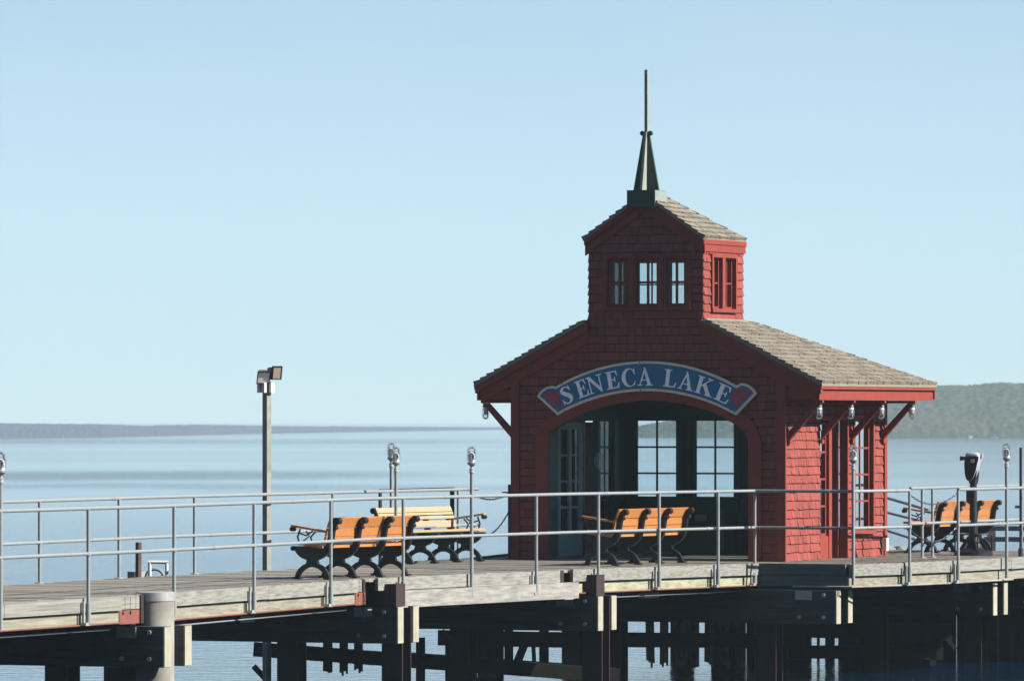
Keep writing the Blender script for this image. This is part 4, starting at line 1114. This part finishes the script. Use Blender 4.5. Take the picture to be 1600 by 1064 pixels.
for ch, pa, pb in LET:
    w_, polys = GLY[ch]; xc = (sl(pa, 600)[0] + sl(pb, 600)[0]) / 2; wid = (sl(pb, 600)[0] - sl(pa, 600)[0])
    ph = -math.asin((xc - u0_) / 3.03); sx = min(wid / w_, .30) * (.98 if ch != 'S' else .92)
    if ch in 'EL': sx = wid / w_ * .90
    zc0 = arcz(xc, zbase); mb = MB()
    for i, pl in enumerate(polys):
        pts = []
        for x, y in pl:
            dx, dz = (x - w_ / 2) * sx, y * HL
            X = xc + dx * math.cos(ph) - dz * math.sin(ph); Z = zc0 + dx * math.sin(ph) + dz * math.cos(ph)
            pts.append((X, -.0795, Z - SZ))
        mb.prism(pts, (0, -.004 - .0002 * (i % 9), 0))
    mb.build('letter', 'letter', brd, True)

# ------------------------------------------------------------------ lamps hung from the eaves
hung = None
def eave_lamp(u, v, label):
    global hung
    loc = UV(u, v, ZE - .287)
    if hung is None:
        t = thing('eave_lamp', loc, label, 'lamp', group='caged lamps under the pavilion eaves')
        mb = MB(); mb.lathe([(.05, 0), (.05, -.012), (.035, -.02), (.045, -.035), (.058, -.05), (.06, -.065), (.05, -.068)], (0, 0, 0), 14); mb.build('lamp_base', 'dark_steel', t, True)
        g, c, b = MB(), MB(), MB(); cage(g, c, b, -.06, -1)
        b.build('bulb', 'bulb', t, True); g.build('globe', 'globe', t, True); c.build('cage', 'steel', t, True)
        t.scale = (.86, .86, .86); hung = t; return t
    return dup(hung, loc, label=label)
eave_lamp(.505, .10, 'caged lamp under the right eave nearest the front corner')
eave_lamp(.505, 1.47, 'caged lamp under the right eave above the sidelight of the door')
eave_lamp(.505, 2.83, 'caged lamp under the right eave above the tall side window')
eave_lamp(.505, 4.22, 'caged lamp at the far right tip of the right eave')
eave_lamp(-W_ - .505, .10, 'caged lamp under the left eave against the sky')
eave_lamp(-.35, 4.85, 'caged lamp under the back eave, seen past the last brace')

# ------------------------------------------------------------------ chains, gate post
def chain(a, b, sag, label):
    mb = MB(); n = 26; P = []
    for i in range(n + 1):
        t = i / n; p = a.lerp(b, t); p = p - Vector((0, 0, sag * 4 * t * (1 - t))); P.append(p)
    for i in range(n):
        d = P[i + 1] - P[i]; q = d.normalized(); s = q.cross(Vector((0, 0, 1))).normalized() if i % 2 else Vector((0, 0, 1))
        m_ = (P[i] + P[i + 1]) / 2; hl = d.length * .62; ww = .011
        mb.tube([m_ - q * hl, m_ - q * hl * .5 + s * ww, m_ + q * hl * .5 + s * ww, m_ + q * hl, m_ + q * hl * .5 - s * ww, m_ - q * hl * .5 - s * ww, m_ - q * hl], .0055, 5, cap=False)
    tag(mb.build('chain', 'dark_steel'), label, 'chain')
e1 = near_path[6]
chain(e1 + Vector((0, 0, 1.0)), E2 + Vector((0, 0, 1.02)), .16, 'upper chain across the gap in the right railing')
chain(e1 + Vector((0, 0, .5)), E2 + Vector((0, 0, .53)), .22, 'lower chain across the gap in the right railing')
gp = UV(fu(797, .3), .3)
mb = MB(); mb.tube([gp, gp + Vector((0, 0, 1.12))], .035, 10); mb.lathe([(.07, 0), (.07, .015), (.04, .02)], gp, 12)
mb.tube([gp + Vector((0, 0, 1.0)), gp + Vector((-.12, .03, 1.0))], .012, 6)
tag(mb.build('gate_post', 'dark_steel'), 'slim dark gate post at the left front corner of the pavilion', 'post')
fe = far_path[-1] - (F_[4] - F_[3]).normalized() * .25
chain(fe + Vector((0, 0, 1.0)), gp + Vector((0, 0, 1.0)), .10, 'upper chain between the far railing and the pavilion corner')
chain(fe + Vector((0, 0, .45)), gp + Vector((0, 0, .75)), .22, 'lower chain between the far railing and the pavilion corner')

# ------------------------------------------------------------------ coin viewer
vy = ground_Y(867.5); vw = at(1521, 0, vy)
cv = thing('coin_viewer', (vw.x, vw.y, DECK), 'black pedestal coin viewer with polished blue grey head', 'viewer', R(-20))
mb = MB(); mb.lathe([(.30, .0), (.30, .055), (.27, .075), (.20, .085), (.15, .13), (.115, .20), (.10, .26), (.085, .30)], (0, 0, 0), 24)
for k in range(6):
    t = k * math.pi / 3; c, s = math.cos(t), math.sin(t)
    mb.prism([(c * .09 - s * .012, s * .09 + c * .012, .30), (c * .24 - s * .012, s * .24 + c * .012, .08), (c * .09 - s * .012, s * .09 + c * .012, .08)], (s * .024, -c * .024, 0))
mb.build('pedestal', 'iron', cv, True)
mb = MB(); mb.tube([(.29 * math.cos(q * math.pi / 12), .29 * math.sin(q * math.pi / 12), .33) for q in range(25)], .013, 6, cap=False)
for k in range(4): t = k * math.pi / 2 + .5; mb.tube([(.29 * math.cos(t), .29 * math.sin(t), .04), (.29 * math.cos(t), .29 * math.sin(t), .33)], .013, 6)
mb.build('foot_ring', 'iron', cv, True)
mb = MB(); mb.tube([(0, 0, .28), (0, 0, 1.10)], [.068, .052], 16); mb.tube([(0, 0, 1.10), (0, 0, 1.22)], .06, 16)
mb.build('column', 'iron', cv, True)
mb = MB(); mb.prism([(-.10, -.06, .83), (-.03, -.06, .78), (-.03, -.06, 1.02), (-.10, -.06, 1.0)], (0, .12, 0)); mb.build('coin_box', 'iron', cv, True)
mb = MB()       # yoke
mb.prism([(-.05, -.085, 1.12), (.05, -.085, 1.12), (.085, -.085, 1.42), (.03, -.085, 1.47), (-.03, -.085, 1.40)], (0, .03, 0))
mb.prism([(-.05, .055, 1.12), (.05, .055, 1.12), (.085, .055, 1.42), (.03, .055, 1.47), (-.03, .055, 1.40)], (0, .03, 0)); mb.build('yoke', 'iron', cv, True)
prof = [(-.085, 1.16), (-.02, 1.14), (.03, 1.20), (.075, 1.32), (.095, 1.42), (.115, 1.48), (.12, 1.54), (.10, 1.575), (.05, 1.59), (-.06, 1.595), (-.10, 1.57), (-.118, 1.50), (-.125, 1.38), (-.115, 1.25)]
mb = MB(); cx, cz = -.01, 1.40
rings = [(-.105, .80), (-.098, .93), (-.08, 1.0), (.08, 1.0), (.098, .93), (.105, .80)]
vs = [(cx + (x - cx) * k, y, cz + (z - cz) * k) for y, k in rings for x, z in prof]; n = len(prof)
fs = [(i * n + j, i * n + (j + 1) % n, (i + 1) * n + (j + 1) % n, (i + 1) * n + j) for i in range(len(rings) - 1) for j in range(n)]
mb.add(vs, fs, True); mb.add(vs[:n], [tuple(range(n - 1, -1, -1))]); mb.add(vs[-n:], [tuple(range(n))]); hd = mb.build('head', 'chrome', cv, True)
mb = MB()
for s in (-1, 1): mb.tube([(-.11, s * .038, 1.50), (-.17, s * .038, 1.50), (-.20, s * .038, 1.50)], [.026, .026, .038], 12)
mb.build('eyepiece', 'iron', hd, True)
mb = MB()
for s in (-1, 1): mb.prism([(cx + (x - cx) * .93, s * .1005, cz + (min(z, 1.535) - cz) * .96) for x, z in prof], (0, s * .012, 0))
mb.build('side_plate', 'iron', hd, True)
mb = MB(); mb.tube([(.02, -.1126, 1.46), (.02, -.124, 1.46)], .034, 16); mb.tube([(.02, -.122, 1.46), (.02, -.128, 1.46)], .020, 12); mb.tube([(.10, 0, 1.54), (.15, 0, 1.54)], .04, 14); mb.build('trim_knob', 'bracket', hd, True)

# ------------------------------------------------------------------ floodlight pole
pb_ = at(417, 0, 89.9); lpz = 4.38 - DECK
fpole = thing('floodlight_pole', (pb_.x, pb_.y, DECK), 'tall squared timber pole carrying two floodlights at the far pier edge', 'light pole', R(-42))
mb = MB(); mb.box((-.044, -.044, -2.2), (.044, .044, lpz)); 
mb.build('post', 'grey_wood', fpole, True)
mb = MB(); mb.box((-.105, -.09, lpz - .15), (-.059, .01, lpz - .01)); mb.box((.0, -.10, lpz - .15), (.05, -.059, lpz - .01)); mb.box((.059, -.02, lpz - .15), (.10, .05, lpz - .01)); mb.build('junction_box', 'white', fpole, True)
mb = MB(); mb.tube([(0, 0, lpz), (0, 0, lpz + .05)], .03, 8); mb.tube([(-.1, 0, lpz + .05), (.1, 0, lpz + .05)], .018, 8); mb.build('yoke', 'iron', fpole, True)
def flood(o, aim, label, lens):
    """o centre, aim direction (local to world axes)"""
    K = .84; f = Vector(aim).normalized(); s = f.cross(Vector((0, 0, 1))).normalized(); u = s.cross(f)
    f, s, u = f * K, s * K, u * K
    Pw = lambda a, b, c: o + f * a + s * b + u * c
    mb = MB(); F = [Pw(.06, x, y) for x, y in ((-.10, -.10), (.10, -.10), (.10, .10), (-.10, .10))]
    B = [Pw(-.09, x, y) for x, y in ((-.06, -.07), (.06, -.07), (.06, .07), (-.06, .07))]
    mb.hexa(B + F)
    for k in (-.05, 0, .05): mb.obox(Pw(-.11, k - .005, -.06), f * .02, s * .01, u * .12)
    h = mb.build('floodlight', 'flood', fpole); tag(h, label)
    mb = MB()
    for x0, x1, y0, y1 in ((-.112, .112, -.115, -.10), (-.112, .112, .10, .115), (-.112, -.10, -.0999, .0999), (.10, .112, -.0999, .0999)): mb.obox(Pw(.05, x0, y0), s * (x1 - x0), u * (y1 - y0), f * .03)
    mb.build('rim', 'iron', h)
    mb = MB(); mb.obox(Pw(.061, -.098, -.098), s * .196, u * .196, f * .004); mb.build('lens', lens, h)
fb = Vector((pb_.x, pb_.y, DECK + lpz))
class _R: pass
def build_rot(): pass
# floods are laid out in world axes, then turned back into the pole's own axes
_old = MB.build
def build_world(self, name, m, parent=None, local=False):
    if not local and parent is not None:
        q = parent; chain_ = []
        while q is not None: chain_.append(q); q = q.parent
        root = chain_[-1]
        inv = Matrix.Rotation(-root.rotation_euler.z, 3, 'Z')
        self.v = [inv @ (p - root.location) for p in self.v]
        return _old(self, name, m, parent, True)
    return _old(self, name, m, parent, local)
MB.build = build_world
flood(fb + Vector((-.055, -.06, .085)), (.22, -.80, -.42), 'left floodlight tipped down with a bright underside', 'bulb')
flood(fb + Vector((.10, .02, .135)), (.72, -.62, -.12), 'right square brown floodlight facing right', 'lens')

# ------------------------------------------------------------------ small things on the lake side
Yp = 88.2
bp = at(215.5, 0, Yp); t = MB(); z1 = EYE + (HOR - 847) / FPX * Yp
t.tube([(bp.x - .02, Yp, -2), (bp.x + .01, Yp, z1)], .043, 8)
tag(t.build('mooring_pile', 'brown_wood'), 'slim brown mooring pile behind the left railing', 'piling')
q = at(213, 0, Yp + .4); mb = MB(); z1 = EYE + (HOR - 892.5) / FPX * (Yp + .4)
mb.tube([(q.x, Yp + .4, -2), (q.x, Yp + .4, z1)], .125, 14); tag(mb.build('pile_stump', 'concrete'), 'thick pale pile stump behind the slim mooring pile', 'piling')
la = thing('dock_ladder', (at(247, 0, Yp).x, Yp, .4), 'white hooped dock ladder rail behind the left railing', 'ladder')
zl = EYE + (HOR - 878) / FPX * Yp; x0, x1 = at(234, 0, Yp).x, at(260.5, 0, Yp).x
for x in (x0, x1):
    mb = MB(); mb.tube([(x, Yp, .1), (x, Yp, zl)], .024, 10); mb.build('stile', 'white', la)
mb = MB(); mb.tube([(x0 - .024, Yp, zl), (x1 + .024, Yp, zl)], .024, 10); mb.build('top_bar', 'white', la)
for k in range(3): mb = MB(); mb.tube([(x0, Yp, .3 + .28 * k), (x1, Yp, .3 + .28 * k)], .018, 8); mb.build('rung', 'white', la)
ho = MB(); c = at(242, 903, Yp + .25); ho.tube([(c.x + .125 * math.cos(q * math.pi / 14), Yp + .25, c.z + .125 * math.sin(q * math.pi / 14)) for q in range(29)], .022, 8, cap=False)
tag(ho.build('tyre_fender', 'steel'), 'grey ring fender beside the white ladder', 'fender')
# breakwater rocks beyond the right side of the platform
rnd = random.Random(5)
for k in range(46):
    px = rnd.uniform(1330, 1450); Yr = 118 + rnd.uniform(-1.5, 3.5); zt = max(.2, 1.55 - abs(Yr - 119.5) * .35 - max(0, abs(px - 1388) - 34) * .03)
    mb = MB(); c = at(px, 0, Yr); r = rnd.uniform(.2, .42)
    mb.blob((c.x, c.y, zt - rnd.choice([0.1, .3, .6, .9])), r, rnd.random(), (1.2, 1, .8)); mb.build('boulder', 'rock')
boul = [o for o in bpy.data.objects if o.name.startswith('boulder')]
for o in boul: tag(o, 'grey rubble boulder heaped beyond the pavilion back corner', 'boulder', 'rubble boulders behind the pavilion')
# post at the right edge and low dock fence
ep = at(1595, 0, 98.4); mb = MB(); zt = EYE + (HOR - 699) / FPX * 98.4
mb.tube([(ep.x, ep.y, DECK - .2), (ep.x, ep.y, zt)], .024, 10); mb.tube([(ep.x - .09, ep.y, DECK + .76), (ep.x, ep.y, DECK + .76)], .022, 8)
mb.lathe([(.04, DECK - .2), (.04, DECK + .12), (.026, DECK + .13)], (ep.x, ep.y, 0), 10)
tag(mb.build('pipe_post', 'dark_steel'), 'tall dark pipe post at the right edge of the photo', 'post')
df = thing('dock_fence', at(1560, 860, 112), 'low grey timber fence on the dock beyond the right bench', 'fence')
for y in (829, 846):
    a, b = at(1538, y, 112), at(1720, y + 1, 111); mb = MB(); mb.obox(a, b - a, (0, .1, 0), (0, 0, .085)); mb.build('rail', 'grey_board', df)
for px in (1549.5, 1650, 1715):
    a = at(px, 824, 112.2); mb = MB(); mb.box((a.x - .07, a.y, -2), (a.x + .07, a.y + .14, a.z)); mb.build('post', 'brown_wood', df)

# ------------------------------------------------------------------ ruins of the older pier under the deck
def ruin(name, label, items, Y, slat_m='old'):
    t = thing(name, at(items[0][1][0], items[0][1][1], Y), label, 'old timber frame')
    for kind, a, b, *k in items:
        wd = k[0] if k else .16; dy = k[1] if len(k) > 1 else 0
        p, q = at(a[0], a[1], Y + dy), at(b[0], b[1], Y + dy + (k[2] if len(k) > 2 else 0)); d = (q - p)
        side = Vector((-d.z, 0, d.x)).normalized() * wd if abs(d.x) > 1e-6 or abs(d.z) > 1e-6 else Vector((wd, 0, 0))
        mb = MB()
        if kind == 'slat':      # broken lower end
            n = 4; rj = random.Random(int(a[0]) * 7 + int(a[1])); dn = d.normalized()
            for i in range(n):
                e = d * (1 - rj.uniform(0, .16)); o = p + side * (i / n) - side * .5
                mb.obox(o, e, side / n, (0, .05 + .006 * i, 0))
        else: mb.obox(p - side * .5, d, side, (0, .16, 0))
        mb.build(kind, slat_m if kind == 'slat' else 'old', t)
    return t
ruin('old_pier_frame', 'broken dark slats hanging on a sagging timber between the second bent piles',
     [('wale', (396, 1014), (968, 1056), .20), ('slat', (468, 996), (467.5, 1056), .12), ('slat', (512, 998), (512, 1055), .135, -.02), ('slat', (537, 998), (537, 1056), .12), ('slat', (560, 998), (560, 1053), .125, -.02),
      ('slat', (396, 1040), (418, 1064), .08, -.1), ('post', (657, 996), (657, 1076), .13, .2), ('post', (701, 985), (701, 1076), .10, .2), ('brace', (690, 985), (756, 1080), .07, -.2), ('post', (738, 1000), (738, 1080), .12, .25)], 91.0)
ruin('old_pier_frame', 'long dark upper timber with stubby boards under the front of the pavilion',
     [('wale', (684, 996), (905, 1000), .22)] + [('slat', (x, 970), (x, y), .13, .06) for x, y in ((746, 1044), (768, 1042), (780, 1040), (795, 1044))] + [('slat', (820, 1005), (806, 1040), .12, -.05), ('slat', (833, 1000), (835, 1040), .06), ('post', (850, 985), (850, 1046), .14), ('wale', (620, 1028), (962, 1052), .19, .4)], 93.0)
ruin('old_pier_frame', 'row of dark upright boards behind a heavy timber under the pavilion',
     [('wale', (930, 999), (1232, 1001), .22)] + [('slat', (x, 960), (x + random.uniform(-2, 2), y), .13, .17) for x, y in ((970, 1046), (1015, 1043), (1038, 1045), (1062, 1046), (1086, 1047), (1108, 1046), (1132, 1048), (1157, 1047))] + [('post', (1221, 962), (1222, 1080), .15, -.1), ('post', (1196, 1008), (1196, 1080), .30, .2)], 96.5, 'old_skylit')
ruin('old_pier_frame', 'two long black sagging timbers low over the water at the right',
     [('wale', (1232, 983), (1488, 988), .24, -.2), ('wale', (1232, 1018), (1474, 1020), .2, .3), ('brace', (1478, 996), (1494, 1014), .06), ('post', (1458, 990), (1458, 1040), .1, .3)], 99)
for px, y0, y1, Y in ((1487.5, 978, 998, 98.9), (1473.5, 1009, 1030, 99.2), (1231.5, 990, 1012, 96.3)):
    pass

# ------------------------------------------------------------------ the air over the lake
hz = MB(); hz.box((-5000, -260, -2.2), (5000, 4160, 128))
hm = bpy.data.materials.new('lake haze'); hm.use_nodes = True
n = hm.node_tree; n.nodes.clear(); o = n.nodes.new('ShaderNodeOutputMaterial'); vo = n.nodes.new('ShaderNodeVolumePrincipled')
vo.inputs['Color'].default_value = (.64, .85, 1.0, 1); vo.inputs['Density'].default_value = .00021; vo.inputs['Anisotropy'].default_value = .0
n.links.new(vo.outputs[0], o.inputs['Volume'])
h = hz.build('haze', hm); tag(h, 'thin blue haze over the lake', 'haze', kind='stuff')
